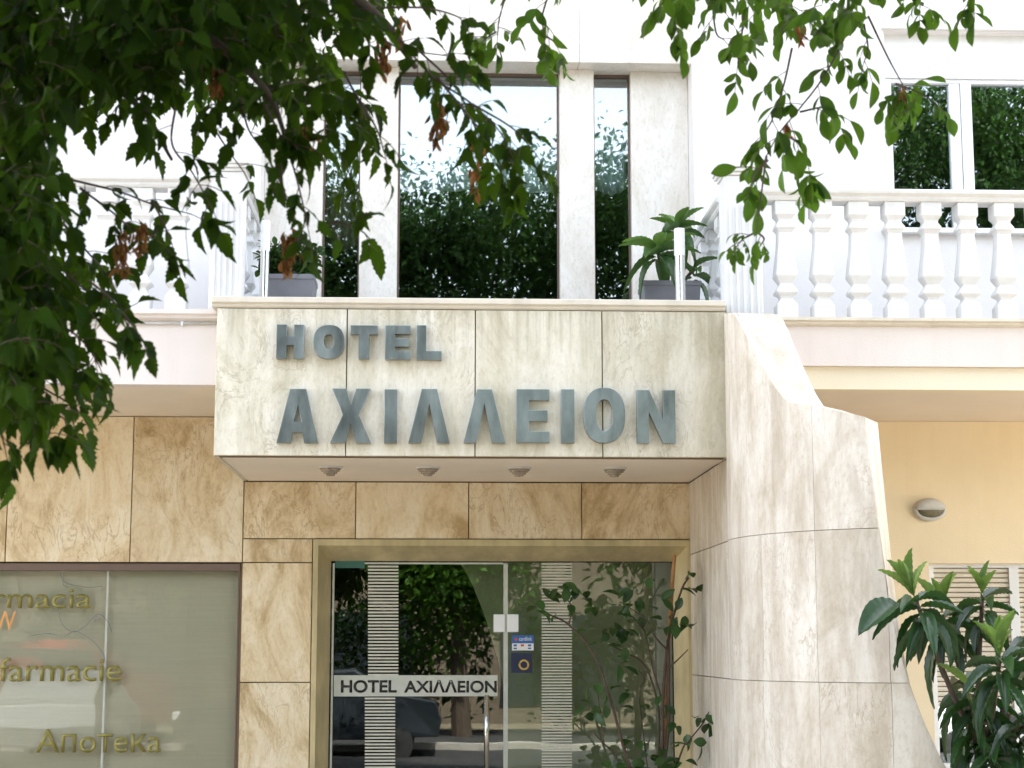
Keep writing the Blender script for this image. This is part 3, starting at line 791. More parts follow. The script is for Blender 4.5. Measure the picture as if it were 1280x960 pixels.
# ------------------------------------------------------------------ curved stone buttress
A_, B_ = 1.0, 1.25
x_s, y_s = ux(910, 560, YF - 0.04), YF - 0.04
def plan(t):
    if t <= math.pi / 2: return np.array((x_s + A_ * (1 - math.cos(t)), y_s - B_ * math.sin(t)))
    return np.array((x_s + A_ + (t - math.pi / 2), y_s - B_))
def ptan(t):
    return unit(plan(t + 1e-3) - plan(t - 1e-3)) if t > 1e-3 else np.array((0, -1.0))
def t_for(px, py):
    lo, hi = 0.0, 3.2
    for _ in range(50):
        mid = (lo + hi) / 2
        q = plan(mid); z = uz(px, py, q[1])
        if PX((q[0], q[1], z))[0] < px: lo = mid
        else: hi = mid
    return lo
def tz_for(px, py):
    t = t_for(px, py); return t, uz(px, py, plan(t)[1])
edge = [tz_for(px, py) for px, py in ((1080, 521), (1086, 570), (1098, 658), (1110, 745), (1121, 800), (1136, 856), (1155, 905), (1181, 960))]
edge.append((edge[-1][0] + 0.45, edge[-1][1] - 0.35)); edge.append((edge[-1][0] + 0.3, 0.0))
ez = [q[1] for q in edge][::-1]; et = [q[0] for q in edge][::-1]
def t_end(z): return float(np.interp(z, ez, et))
top = [tz_for(px, py) for px, py in ((910, 389), (920, 391), (931, 412), (943, 436), (957, 462), (972, 487), (985, 503), (1015, 507), (1050, 514), (1080, 521))]
top = [(0.0, top[0][1])] + top[1:]
tt = [q[0] for q in top]; tzv = [q[1] for q in top]
def z_top(t): return float(np.interp(t, tt, tzv))
TH = 0.30
def off(t, d):
    a = ptan(t); nrm = np.array((-a[1], a[0])); 
    if nrm[0] < 0 and t < 0.1: nrm = -nrm
    return plan(t) + nrm * d            # to the right / back
butt = thing('buttress_wall', 'curved travertine buttress wall flaring out right of the entrance', 'wall', loc=(x_s + 0.4, y_s - 0.6, 0))
zj = [0.0, uz(1000, 1003, 10.4), uz(930, 850, plan(t_for(930, 850))[1]), uz(1000, 664.5, plan(t_for(1000, 664))[1]), 9.0]
tj_by_row = [[0, t_for(957, 900), t_for(1026, 900), t_for(1116, 900), 9], [0, t_for(957, 900), t_for(1026, 900), t_for(1116, 900), 9], [0, t_for(955, 760), t_for(1022, 760), t_for(1112, 800), 9], [0, t_for(1017, 560), 9]]
fm = MB()
for row in range(4):
    z0, z1 = zj[row], zj[row + 1]
    tj = tj_by_row[row]
    for c in range(len(tj) - 1):
        nU, nV = 14, 14
        vs = []; ok = False
        g0 = 0.0009
        ta = tj[c] + (g0 if c else 0.0)
        if ta >= t_end(z0): continue
        for v in range(nV + 1):
            for u in range(nU + 1):
                s = u / nU
                zz = z0 + 0.0018 + (min(z1, 9) - z0 - 0.0036) * v / nV
                # work in t first, with the right edge following the flare and the top following the sweep
                zb = min(zz, 9)
                tb = min(tj[c + 1] - g0, t_end(min(zb, tzv[0])))
                tb = max(tb, ta + 1e-4)
                t = ta + (tb - ta) * s
                if z1 > 8:
                    tb = min(tj[c + 1] - g0, edge[0][0]) if c + 1 < len(tj) - 1 else None
                    if tb is None:
                        # last column: top follows z_top, edge follows flare
                        ztop = lambda q: z_top(q)
                        te0 = edge[0][0]
                        t = ta + (te0 - ta) * s
                        zz = z0 + 0.0018 + (z_top(t) - z0 - 0.0018) * v / nV
                        te = t_end(zz); t2 = ta + (te - ta) * s
                        zz = z0 + 0.0018 + (z_top(min(t2, te0)) - z0 - 0.0018) * v / nV
                        t = t2
                    else:
                        nUu = s
                        t = ta + (tb - ta) * s
                        zz = z0 + 0.0018 + (z_top(t) - z0 - 0.0018) * v / nV
                q = plan(t)
                vs.append((q[0], q[1], zz))
        fs = [(v * (nU + 1) + u, v * (nU + 1) + u + 1, (v + 1) * (nU + 1) + u + 1, (v + 1) * (nU + 1) + u) for v in range(nV) for u in range(nU)]
        fm.add(vs, fs)
o = fm.build('stone_facing', M['fin_stone'], butt, smooth=True)
so = o.modifiers.new('thickness', 'SOLIDIFY'); so.thickness = 0.02; so.offset = 0
sp_ = o.modifiers.new('crisp', 'EDGE_SPLIT'); sp_.split_angle = R(30)
# core: body behind the slabs, with back, sloping top and end
def body(m, d0, d1, zd, tend_off):
    n = 44
    rings = []
    for i in range(n + 1):
        s = i / n
        cols = []
        te_low = t_end(0.0) - tend_off
        t = te_low * s
        te_top = edge[0][0] - tend_off
        if t <= te_top: zt = z_top(t) - zd
        else:
            # height at which the flare reaches this t
            zt = float(np.interp(t + tend_off, et[::-1], ez[::-1]))
        a = off(t, d0); b = off(t, d1)
        rings.append([(a[0], a[1], 0), (b[0], b[1], 0), (b[0], b[1], zt), (a[0], a[1], zt)])
    m.loft(rings)
bm_ = MB(); body(bm_, 0.022, TH - 0.02, 0.012, 0.004)
bm_.build('mortar_core', M['grout_pale'], butt)
# top coping following the sweep, back skin and end strip in the same stone
tc = MB(); n = 60; ringsT = []
for i in range(n + 1):
    t = edge[0][0] * i / n; zt = z_top(t)
    a = off(t, 0.012); b = off(t, TH)
    ringsT.append([(a[0], a[1], zt), (b[0], b[1], zt), (b[0], b[1], zt - 0.011), (a[0], a[1], zt - 0.011)])
tc.loft(ringsT).build('sloped_coping', M['fin_stone'], butt)
es = MB(); rE = []
for k in range(40):
    z = max(0.0, edge[0][1] - 0.004) * k / 39
    t = t_end(z); a = plan(t); d = ptan(t); nb = np.array((-d[1], d[0]))
    wd = 0.004
    p1 = a + d * wd + nb * 0.002; p2 = p1 + nb * (TH - 0.03); p3 = a + nb * TH
    rE.append([(a[0], a[1], z), (p1[0], p1[1], z), (p2[0], p2[1], z), (p3[0], p3[1], z)])
es.loft(rE).build('end_strip', M['wall_stone'] if False else M['fin_stone'], butt)
bk = MB(); body(bk, TH - 0.018, TH, 0.012, 0.0); bk.build('back_facing', M['fin_stone'], butt)
# straight return that lines the entrance recess
rt = MB()
for z0, z1 in ((0, zj[1]), (zj[1], zj[2]), (zj[2], zj[3]), (zj[3], zc0)):
    rt.box(x_s + 0.001, x_s + 0.03, y_s + 0.012, YB - 0.003, z0 + 0.0018, z1 - 0.003)
rt.box(x_s + 0.001, x_s + 0.03, y_s + 0.012, YF + 0.4, zc0 + 0.003, tzv[0])
rt.build('recess_lining', M['fin_stone'], butt, bevel=0.002, seg=1)
MB().box(x_s + 0.035, x_s + TH, y_s + 0.03, YB + 0.02, 0, zc0 + 0.3).build('wall_core', M['grout'], butt)

# ------------------------------------------------------------------ balustrades
bal_prof = None
def baluster(m, x, y, z0, z1, wdt=1.0):
    H = z1 - z0
    # (half width, height fraction from the base) read off a square cast baluster
    P = [(.5, 0), (.5, .118), (.46, .125), (.3, .17), (.32, .19), (.5, .215), (.53, .225), (.5, .24), (.33, .285), (.32, .30), (.5, .355), (.53, .37), (.52, .385), (.49, .43), (.43, .52), (.38, .6), (.35, .68), (.345, .735), (.42, .76), (.49, .772), (.47, .79), (.34, .83), (.36, .85), (.48, .88), (.5, .885), (.5, 1.0)]
    k = 0.135 * wdt
    m.lathe((x, y, z0), [(a * k, b * H) for a, b in P], square=True)
def newel(name, parent, x0, x1, y0, y1, z0, zc, flutes=4):
    m = MB()
    m.box(x0, x1, y0, y1, z0, zc - 0.001)
    n = m.build(name, M['cast'], parent, bevel=0.006)
    c = MB()
    for dz0, dz1, e in ((0.0, 0.022, 0.012), (0.0221, 0.045, 0.028), (0.0451, 0.07, 0.04)):
        c.box(x0 - e, x1 + e, y0 - e, y1 + e, zc + dz0, zc + dz1)
    c.build('cap', M['cast'], n, bevel=0.006)
    f = MB()
    wv = (x1 - x0)
    for i in range(flutes + 1):
        xx = x0 + wv * (0.14 + 0.72 * i / flutes)
        f.box(xx - 0.008, xx + 0.008, y0 - 0.009, y0 - 0.0005, z0 + 0.02, zc - 0.2)
    f.build('fluting', M['cast'], n, bevel=0.003)
    return n
def rail_prof(yc, z):
    return [(yc - 0.075, z - 0.075), (yc - 0.085, z - 0.06), (yc - 0.085, z - 0.045), (yc - 0.11, z - 0.03), (yc - 0.115, z - 0.012), (yc - 0.1, z), (yc + 0.1, z), (yc + 0.115, z - 0.012), (yc + 0.11, z - 0.03), (yc + 0.085, z - 0.045), (yc + 0.085, z - 0.06), (yc + 0.075, z - 0.075)]
YRC = YR + 0.06
zrl = uz(1100, 236, YRC - 0.1); zb0 = zRt + 0.001
br_ = thing('balustrade', 'white balustrade on the right balcony in front of the white framed window', 'balustrade', 'white cast balustrades of the balconies', loc=(3.0, YRC, zRt))
nx0, nx1 = ux(907, 300, YR - 0.05), ux(953, 300, YR - 0.05)
newel('newel_post', br_, nx0, nx1, YR - 0.04, YR + 0.2, tzv[0] - 0.03, uz(930, 219, YR - 0.04))
MB().prof_x(rail_prof(YRC, zrl), nx1 - 0.01, BXR).build('hand_rail', M['cast'], br_)
cxs = [ux(p, 330, YRC) for p in (981, 1027, 1073, 1118, 1163.5, 1209, 1254)]
step = (cxs[-1] - cxs[0]) / 6
for k in range(9):
    b = MB(); baluster(b, cxs[0] + step * k, YRC, zb0, zrl - 0.0755); b.build('baluster', M['cast'], br_, bevel=0.004, seg=2)
rr_ = MB(); xr_ = nx0 + 0.09
rr_.prof_y([(xr_ + (p[0] - 0), p[1]) for p in rail_prof(0, zrl)], YR + 0.2, YW - 0.002)
rr_.build('hand_rail', M['cast'], br_)
for k in range(3):
    b = MB(); baluster(b, xr_ + 0.0, YR + 0.5 + 0.38 * k, zcc + 0.02, zrl - 0.0755); b.build('baluster', M['cast'], br_, bevel=0.004)
MB().box(xr_ - 0.1, xr_ + 0.1, YR + 0.2, YW - 0.002, zct - 0.1, zcc + 0.019).build('kerb', M['cast'], br_)

bl_ = thing('balustrade', 'white balustrade on the left balcony behind the hanging leaves', 'balustrade', 'white cast balustrades of the balconies', loc=(-3.0, YL + 0.06, zLt))
YLC = YL + 0.06
zrl2 = uz(150, 218, YLC - 0.1)
lx0, lx1 = ux(262, 300, YL - 0.05), ux(302, 300, YL - 0.05)
newel('newel_post', bl_, lx0, lx1, YL - 0.04, YL + 0.2, zLt + 0.001, uz(280, 214, YL - 0.04))
MB().prof_x(rail_prof(YLC, zrl2), BXL, lx0 + 0.01).build('hand_rail', M['cast'], bl_)
c0 = ux(222, 330, YLC)
for k in range(9):
    b = MB(); baluster(b, c0 - 0.232 * k, YLC, zLt + 0.001, zrl2 - 0.0755); b.build('baluster', M['cast'], bl_, bevel=0.004, seg=2)
rr_ = MB(); xl_ = lx1 - 0.08
rr_.prof_y([(xl_ + p[0], p[1]) for p in rail_prof(0, zrl2)], YL + 0.2, YW - 0.002)
rr_.build('hand_rail', M['cast'], bl_)
for k in range(3):
    b = MB(); baluster(b, xl_, YL + 0.5 + 0.38 * k, zcc + 0.02, zrl2 - 0.0755); b.build('baluster', M['cast'], bl_, bevel=0.004)
MB().box(xl_ - 0.1, xl_ + 0.1, YL + 0.2, YW - 0.002, zct - 0.1, zcc + 0.019).build('kerb', M['cast'], bl_)

# thin conduit clipped along the left fascia
cz = uz(200, 403.5, YL - 0.02)
cb = MB(); cb.tube([(-5.5, YL - 0.012, cz + .004), (-3, YL - 0.012, cz), (-2.2, YL - 0.012, cz - 0.004), (-1.44, YL - 0.012, cz)], 0.008, 8)
cdt = cb.build('cable_conduit', M['lampgrey'], None, smooth=True)
tag(cdt, 'thin pale cable conduit clipped along the left balcony edge', 'conduit')
for px in (165, 228):
    x = ux(px, 403, YL); MB().box(x - 0.008, x + 0.008, YL - 0.024, YL - 0.0005, cz - 0.016, cz + 0.012).build('clip', M['whitemetal'], cdt)

# ------------------------------------------------------------------ steel letters
def poly_letter(ch, w, h, s):
    if ch == 'H': return [[(0, 0), (s, 0), (s, h * .4), (w - s, h * .4), (w - s, 0), (w, 0), (w, h), (w - s, h), (w - s, h * .4 + s * .9), (s, h * .4 + s * .9), (s, h), (0, h)]]
    if ch == 'T': return [[(w / 2 - s / 2, 0), (w / 2 + s / 2, 0), (w / 2 + s / 2, h - s * .85), (w, h - s * .85), (w, h), (0, h), (0, h - s * .85), (w / 2 - s / 2, h - s * .85)]]
    if ch == 'L': return [[(0, 0), (w, 0), (w, s * .9), (s, s * .9), (s, h), (0, h)]]
    if ch == 'I': return [[(0, 0), (w, 0), (w, h), (0, h)]]
    if ch == 'E':
        q = s * .88; mid = h * .5
        return [[(0, 0), (w, 0), (w, q), (s, q), (s, mid - q / 2), (w * .94, mid - q / 2), (w * .94, mid + q / 2), (s, mid + q / 2), (s, h - q), (w, h - q), (w, h), (0, h)]]
    if ch == 'V': # lambda
        t = s * .62; k = s * 1.02
        return [[(0, 0), (k, 0), (w / 2, h * .76), (w - k, 0), (w, 0), (w / 2 + t, h), (w / 2 - t, h)]]
    if ch == 'A':
        t = s * .62; k = s * 1.02
        return [[(0, 0), (k, 0), (k + w * .055, h * .2), (w - k - w * .055, h * .2), (w - k, 0), (w, 0), (w / 2 + t, h), (w / 2 - t, h)], [(w * .385, h * .38), (w / 2, h * .73), (w * .615, h * .38)]]
    if ch == 'X':
        k = s * 1.15; c = w / 2
        return [[(0, 0), (k, 0), (c, h * .36), (w - k, 0), (w, 0), (c + s * .62, h * .515), (w - s * .1, h), (w - k - s * .05, h), (c, h * .67), (k + s * .05, h), (s * .1, h), (c - s * .62, h * .515)]]
    if ch == 'N': return [[(0, 0), (s, 0), (s, h * .62), (w - s * 1.05, 0), (w, 0), (w, h), (w - s, h), (w - s, h * .4), (s * 1.05, h), (0, h)]]
    if ch == 'O':
        def se(a, b, n=48, e=2.35):
            r = []
            for k in range(n):
                t = 2 * math.pi * k / n; c, q = math.cos(t), math.sin(t)
                r.append((w / 2 + a * math.copysign(abs(c) ** (2 / e), c), h / 2 + b * math.copysign(abs(q) ** (2 / e), q)))
            return r
        return [se(w / 2, h / 2 * 1.03), se(w / 2 - s, h / 2 * 1.03 - s * .92)]
def letters(parent, rows, Y, depth):
    for ch, p0, p1, yt, yb, s in rows:
        a = U(p0, yb, Y); b = U(p1, yt, Y); sw = s / F * Y
        Mx = Matrix.Translation((a[0], Y + depth / 2, a[2])) @ Matrix.Rotation(math.pi / 2, 4, 'X')
        o = curve_mesh('letter', poly_letter(ch, b[0] - a[0], b[2] - a[2], sw), M['steel'], parent, Mx, depth / 2 - 0.002, 0.002)
        p = MB()
        zz = (a[2] + b[2]) / 2; xx = (a[0] + (sw if ch in 'HEILNAVX' else (b[0] - a[0]) * .9) / 2)
LYF = YF - 0.052
hs_ = thing('hotel_sign', 'smaller upper row of brushed steel letters reading HOTEL on the stone canopy', 'sign', loc=(ux(448, 447, YF), YF, uz(448, 447, YF)))
letters(hs_, [('H', 345.5, 380, 406, 447.5, 12), ('O', 391.5, 430.5, 407, 447, 12.5), ('T', 438, 472, 407, 448, 12.5), ('E', 481.5, 513, 407, 448.5, 11.5), ('L', 521, 552, 407, 449, 11.5)], LYF, 0.0515)
ns_ = thing('name_sign', 'larger lower row of nine brushed steel Greek letters on the stone canopy', 'sign', loc=(ux(595, 553, YF), YF, uz(595, 553, YF)))
letters(ns_, [('A', 346, 398, 486.5, 553, 16), ('X', 413, 464, 486, 553, 15.5), ('I', 480.5, 496.5, 487, 553, 16), ('V', 511, 562, 486.5, 553, 15), ('V', 580, 631, 487, 553, 15),
              ('E', 646, 686.5, 487, 552.5, 15), ('I', 702, 717.5, 487, 553, 16), ('O', 730, 781, 486, 552, 15.5), ('N', 797, 843.5, 488, 553.5, 14.5)], LYF, 0.0515)
# ------------------------------------------------------------------ downlights under the canopy
yd = YF + 0.72
labs = ['cut glass downlight under the canopy between the letters A and X, leftmost of four', 'cut glass downlight under the canopy below the first lambda, second from left',
        'cut glass downlight under the canopy below the letter E, third from left', 'cut glass downlight under the canopy below the final O, rightmost of four']
zs = zc0 + 0.006
dl0 = None
for i, px in enumerate((413, 535, 649, 768)):
    x = ux(px, 588, yd)
    if dl0 is None:
        d = thing('downlight', labs[0], 'lamp', 'cut glass downlights under the canopy', loc=(x, yd, zs))
        base = MB().lathe((x, yd, zs), [(0.078, -0.012), (0.084, -0.006), (0.084, -0.0005)], 28).build('rim', M['lampgrey'], d)
        gl_ = MB().lathe((x, yd, zs), [(0.012, -0.062), (0.03, -0.06), (0.032, -0.048), (0.046, -0.046), (0.048, -0.034), (0.062, -0.032), (0.064, -0.021), (0.072, -0.019), (0.073, -0.0125)], 14).build('glass_tiers', M['crystal'], d)
        dl0 = d
    else:
        c = dl0.copy(); COL.objects.link(c); c.location = (x, yd, zs); c['label'] = labs[i]
        for ch in dl0.children:
            k = ch.copy(); COL.objects.link(k); k.parent = c

# ------------------------------------------------------------------ bulkhead lamp on the peach wall
lc = U(1161, 637.5, YB)
bl2 = thing('bulkhead_lamp', 'oval grey bulkhead lamp with half hooded glass on the peach wall', 'lamp', loc=(lc[0], YB, lc[2]))
def oval(rx, rz, yv, n=36, cx=0, cz_=0): return [(lc[0] + cx + rx * math.cos(2 * math.pi * k / n), yv, lc[2] + cz_ + rz * math.sin(2 * math.pi * k / n)) for k in range(n)]
MB().loft([oval(.122, .085, YB - .001), oval(.122, .085, YB - .03), oval(.112, .076, YB - .05), oval(.1, .066, YB - .054), oval(.096, .06, YB - .045)]).build('casing', M['lampgrey'], bl2, smooth=True)
MB().loft([oval(.094, .058, YB - .046), oval(.085, .052, YB - .062), oval(.06, .036, YB - .076), oval(.02, .012, YB - .08)]).build('lens', M['lampglass'], bl2, smooth=True)
hd = MB(); rings = []
for yv, k in ((YB - .05, 1.0), (YB - .075, .93), (YB - .09, .74), (YB - .094, .4)):
    rings.append([(lc[0] + .112 * k * math.cos(math.pi * i / 20), yv, lc[2] + 0.006 + .074 * k * math.sin(math.pi * i / 20)) for i in range(21)])
hd.loft(rings).build('hood', M['lampgrey'], bl2, smooth=True)
MB().box(lc[0] - .1, lc[0] + .1, YB - .082, YB - .07, lc[2] - .004, lc[2] + .008).build('bar', M['lampgrey'], bl2)

# ------------------------------------------------------------------ terrace planters and bollard lamps
def planter(px0, px1, pyt, Y, dp, label):
    a = U(px0, pyt, Y); b = U(px1, pyt, Y); z1 = a[2]; z0 = zct - 0.02
    p = thing('planter', label, 'planter', 'grey planter boxes on the terrace', loc=((a[0] + b[0]) / 2, Y + dp / 2, z0))
    m = MB(); e = 0.02
    cxm = (a[0] + b[0]) / 2; hw = (b[0] - a[0]) / 2
    def rg(h, y0, y1, z): return [(cxm - h, y0, z), (cxm + h, y0, z), (cxm + h, y1, z), (cxm - h, y1, z)]
    m.loft([rg(hw * .88, Y + .03, Y + dp - .03, z0), rg(hw * .97, Y + .006, Y + dp - .006, z1 - 0.035), rg(hw, Y, Y + dp, z1 - 0.033), rg(hw, Y, Y + dp, z1), rg(hw - .025, Y + .025, Y + dp - .025, z1), rg(hw - .03, Y + .03, Y + dp - .03, z1 - .05)])
    m.build('box', M['planter'], p, bevel=0.004)
    MB().box(cxm - hw + .032, cxm + hw - .032, Y + .032, Y + dp - .032, z1 - .045, z1 - .03).build('soil', M['soil'], p)
    return (cxm, Y + dp / 2, z1 - .03), hw
PYR = 11.75
cR, hwR = planter(804, 877, 350, PYR, 0.34, 'grey planter box at the right end of the terrace holding large leaved plants')
cL, hwL = planter(328, 393, 342, 11.7, 0.34, 'grey planter box at the left end of the terrace holding a small bushy plant')
def post(px0, px1, pyt, pym, Y, label, first=None):
    x = (ux(px0, 330, Y) + ux(px1, 330, Y)) / 2; r = (ux(px1, 330, Y) - ux(px0, 330, Y)) / 2
    z0 = zct - 0.02; zt = uz(px0, pyt, Y); zm = uz(px0, pym, Y)
    t = thing('bollard_lamp', label, 'lamp', 'slim bollard lamps on the terrace', loc=(x, Y, z0))
    MB().lathe((x, Y, z0), [(r * 1.8, 0), (r * 1.8, .012), (r * .95, .016), (r * .95, zm - z0)], 24).build('steel_post', M['chrome'], t, smooth=False)
    MB().lathe((x, Y, zm), [(r, 0), (r, zt - zm - .006), (r * .9, zt - zm)], 24).build('diffuser', M['diffuser'], t)
post(843, 856.5, 286, 320, 11.45, 'slim steel bollard lamp with white top at the right end of the terrace')
post(325, 337, 276, 314, 11.45, 'slim steel bollard lamp with white top at the left end of the terrace')

T_L = [leaf_template('pointed', b, f) for b, f in ((.1, .2), (.35, .3), (.6, .15), (-.05, .4))]
T_R = [leaf_template('oval', b, f) for b, f in ((.1, .2), (.3, .3), (.5, .2), (0, .35))]
T_S = [leaf_template('simple', b, f) for b, f in ((.1, .2), (.4, .3))]
def ribbed(bend, fold, n=16):
    """large leaf with corrugation along the side veins"""
    vs, fs = [], []
    for i in range(n + 1):
        x = i / n; y = 0.5 * (math.sin(math.pi * min(1, x ** 0.85 * 0.98 + .01)) ** 0.8) if 0 < i < n else 0.03
        if i == n: y = 0.0
        z = -bend * x * x
        for k, sgn in enumerate((-1, -.5, 0, .5, 1)):
            vs.append((x + abs(sgn) * 0.035, sgn * y, z + abs(sgn) * y * fold + (0.026 if i % 2 else -0.012) * (1 - abs(abs(sgn) - .55))))
    for i in range(n):
        for k in range(4):
            a = 5 * i + k; fs.append((a, a + 1, a + 6, a + 5))
    return np.array(vs), np.array(fs)
T_B = [ribbed(b, f) for b, f in ((.2, .3), (.5, .35), (.8, .25), (0.0, .45))]

def rosette(old, new, top, n_new, n_old, L, W, tilt=None):
    """whorl: young leaves stand up, old ones spread and hang"""
    ax = unit(np.array((0, 0, 1.0)) + (tilt if tilt is not None else rv(.15)))
    n_new = max(0, n_new - 2) if n_new else 0
    for k in range(n_new):
        a = 2 * math.pi * (k + random.random() * .9) / n_new
        d = unit(ax * random.uniform(.9, 1.5) + np.array((math.cos(a), math.sin(a), 0)) * random.uniform(.35, .7))
        new.add(T_B[3 if k % 2 else 0], top + ax * .01, d, ax * -1 + d * 0.2 if False else -np.array((math.cos(a), math.sin(a), -.6)), L * random.uniform(.6, 1.05), W * random.uniform(.62, .8))
    for k in range(n_old):
        a = 2 * math.pi * (k * 0.618 + random.random() * .12)
        q = k / max(1, n_old - 1)
        d = unit(np.array((math.cos(a), math.sin(a), 0)) + np.array((0, 0, .35 - 1.25 * q)))
        old.add(T_B[random.choice((0, 1, 1, 2))], top - ax * (.02 + .13 * q), d, np.array((0, 0, 1.0)) + 0.25 * np.array((math.cos(a), math.sin(a), 0)) + rv(.1), L * random.uniform(.85, 1.15), W * random.uniform(.85, 1.1))

# right terrace plant
pr = thing('potted_plant', 'potted plant with long glossy ribbed leaves in the right planter', 'plant', loc=cR)
old, new = Leaves(), Leaves(); stm = MB()
def arching(top, n, L, W, hi=1.1, lo=-.5):
    """a crown of long leaves that rise and arch over"""
    for k in range(n):
        a = 2.4 * k + random.uniform(-.25, .25); q = k / max(1, n - 1)
        d = unit(np.array((math.cos(a), math.sin(a) * .9, hi + (lo - hi) * q)))
        (new if q < .35 else old).add(T_B[random.choice((1, 1, 2, 0)) if q < .75 else 2], top - np.array((0, 0, .07 * q)), d, np.array((0, 0, 1.0)) - .3 * np.array((math.cos(a), math.sin(a), 0)), L * random.uniform(.8, 1.1), W * random.uniform(.85, 1.1))
for (px, py, Y), n, L, W in (((822, 312, 11.72), 13, .27, .095), ((847, 284, 11.95), 14, .25, .085), ((866, 338, 11.95), 6, .22, .08)):
    tp = U(px, py, Y); b0 = np.array((cR[0] + (tp[0] - cR[0]) * .3, cR[1], cR[2]))
    stm.tube(bez([b0, (b0 + tp) / 2 + rv(.01), tp], 5), .012, 6)
    arching(tp, n, L, W)
stm.build('stem', M['twig'], pr); old.build('leaves', M['loquat_mid'], pr); new.build('young_leaves', M['loquat_fresh'], pr)
# left terrace plant
pl_ = thing('potted_plant', 'small bushy fine leaved plant in the left planter', 'plant', loc=cL)
lf = Leaves(); stm = MB()
for k in range(110):
    a = random.random() * 6.28; r = hwL * 1.2 * math.sqrt(random.random())
    b0 = np.array((cL[0] + .5 * r * math.cos(a), cL[1] + .1 * math.sin(a), cL[2]))
    tp = np.array((cL[0] + r * 1.1 * math.cos(a), cL[1] + .2 * r * 4 * math.sin(a) * .25, cL[2] + random.uniform(.08, .3)))
    stm.tube([b0, (b0 + tp) / 2 + np.array((0, 0, .02)), tp], .003, 4)
    for j in range(9):
        s = .3 + .7 * random.random(); p = b0 + (tp - b0) * s
        lf.add(random.choice(T_R), p, rv() + np.array((0, 0, .3)), np.array((0, 0, 1)) + rv(.4), random.uniform(.04, .07), random.uniform(.03, .045))
stm.build('stems', M['twig'], pl_); lf.build('leaves', M['leafS'], pl_)

# ------------------------------------------------------------------ loquat beside the buttress
lq = thing('loquat_shrub', 'large loquat shrub with ribbed dark leaves before the shuttered window', 'shrub', loc=(2.95, 9.7, 0))
old, new = Leaves(), Leaves(); stm = MB()
root = np.array((2.9, 9.75, 0.0))
heads = [((1144, 748, 9.55), 8, 12, .40, .125), ((1178, 768, 9.9), 6, 12, .40, .125), ((1228, 745, 9.75), 6, 10, .34, .11), ((1250, 823, 9.4), 8, 12, .40, .125),
         ((1216, 868, 9.6), 3, 12, .38, .12), ((1292, 800, 9.8), 5, 10, .36, .12), ((1205, 850, 10.1), 0, 9, .36, .11), ((1275, 905, 9.5), 0, 11, .36, .11), ((1300, 880, 9.6), 4, 12, .4, .125), ((1240, 930, 9.5), 0, 10, .36, .12), ((1218, 905, 9.7), 0, 9, .36, .11)]
hub = U(1225, 935, 9.7)
stm.tube(bez([root, root + np.array((.02, 0, .6)), hub], 8), [.035] * 9 + [.028] * 8, 9)
for (px, py, Y), nn, no, L, W in heads:
    tp = U(px, py, Y)
    mid = (hub + tp) / 2 + np.array((0, 0, -.06)) + rv(.02)
    stm.tube(bez([hub, mid, tp], 7), list(np.linspace(.02, .011, 15)), 7)
    rosette(old, new, tp, nn, no + 1, L * .68, W * .62)
# the long leaf that lies across the edge of the buttress
for (a, b, L, W) in (((1122, 752, 9.5), (1078, 780, 9.35), .0, .15),):
    p, q = U(*a), U(*b); old.add(T_B[0], p, q - p, (0.1, -0.6, 1), np.linalg.norm(q - p) * 1.05, .15)
stm.build('stems', M['bark'], lq, smooth=True); old.build('leaves', M['loquat'], lq); new.build('young_leaves', M['loquat_new'], lq)

# ------------------------------------------------------------------ shrub in front of the fixed pane
sh = thing('potted_shrub', 'thin branching shrub tied to a cane before the fixed door pane', 'shrub', loc=(ux(835, 960, 12.2), 12.2, 0))
SY = 12.2
pot = MB(); pcx = ux(820, 960, SY)
pot.lathe((pcx, SY, 0), [(.15, 0), (.2, .33), (.22, .335), (.22, .39), (.19, .39), (.185, .36)], 28)
pot.build('pot', M['planter'], sh)
stm = MB(); lf = Leaves()
base = np.array((pcx, SY, .36))
def U2(px, py, dy=0.0): return U(px, py, SY + dy)
stems = [
    ([base, U2(783, 945, -.1), U2(762, 870, -.12), U2(740, 815, -.15), U2(711, 781, -.2), U2(686, 768, -.22)], .011),
    ([U2(711, 781, -.2), U2(715, 760, -.22), U2(706, 745, -.24)], .006),
    ([base, U2(828, 930), U2(829, 870), U2(834, 810), U2(842, 770), U2(853, 735), U2(861, 722)], .012),
    ([base, U2(824, 930, .05), U2(822, 880, .06), U2(806, 832, .08), U2(780, 815, .05), U2(760, 805, .03)], .009),
    ([U2(826, 870), U2(812, 820, -.05), U2(806, 790, -.05), U2(790, 770, -.08)], .007),
    ([U2(834, 812), U2(818, 795, -.1), U2(808, 775, -.15), U2(775, 752, -.12)], .007),
    ([U2(836, 835), U2(850, 822, -.1), U2(860, 812, -.14)], .006),
    ([base, U2(772, 950, -.1), U2(755, 930, -.15), U2(742, 916, -.18)], .008),
    ([U2(755, 930, -.15), U2(750, 890, -.15), U2(747, 865, -.16)], .005),
    ([base, U2(850, 945, -.1), U2(862, 925, -.15), U2(878, 905, -.2), U2(886, 890, -.22)], .007),
    ([base, U2(800, 880, .02), U2(806, 850, .02), U2(798, 838, 0)], .005),
]
ends = []
for pts, r in stems:
    q = bez(pts, 6); stm.tube(q, list(np.linspace(r, r * .55, len(q))), 6)
stm.tube([base, U2(836, 905), U2(835, 800)], .012, 6)
def cluster(px, py, dy, n, sp, L=.108):
    c = U2(px, py, dy)
    for k in range(max(3, int(n * .6))):
        p = c + rv(1) * np.array((sp, sp * .8, sp)) / F * SY
        d = rv(.8) + np.array((0, -.2, -.25))
        lf.add(random.choice(T_R), p, d, np.array((0, -.5, 1)) + rv(.4), L * random.uniform(.7, 1.15), L * random.uniform(.5, .62))
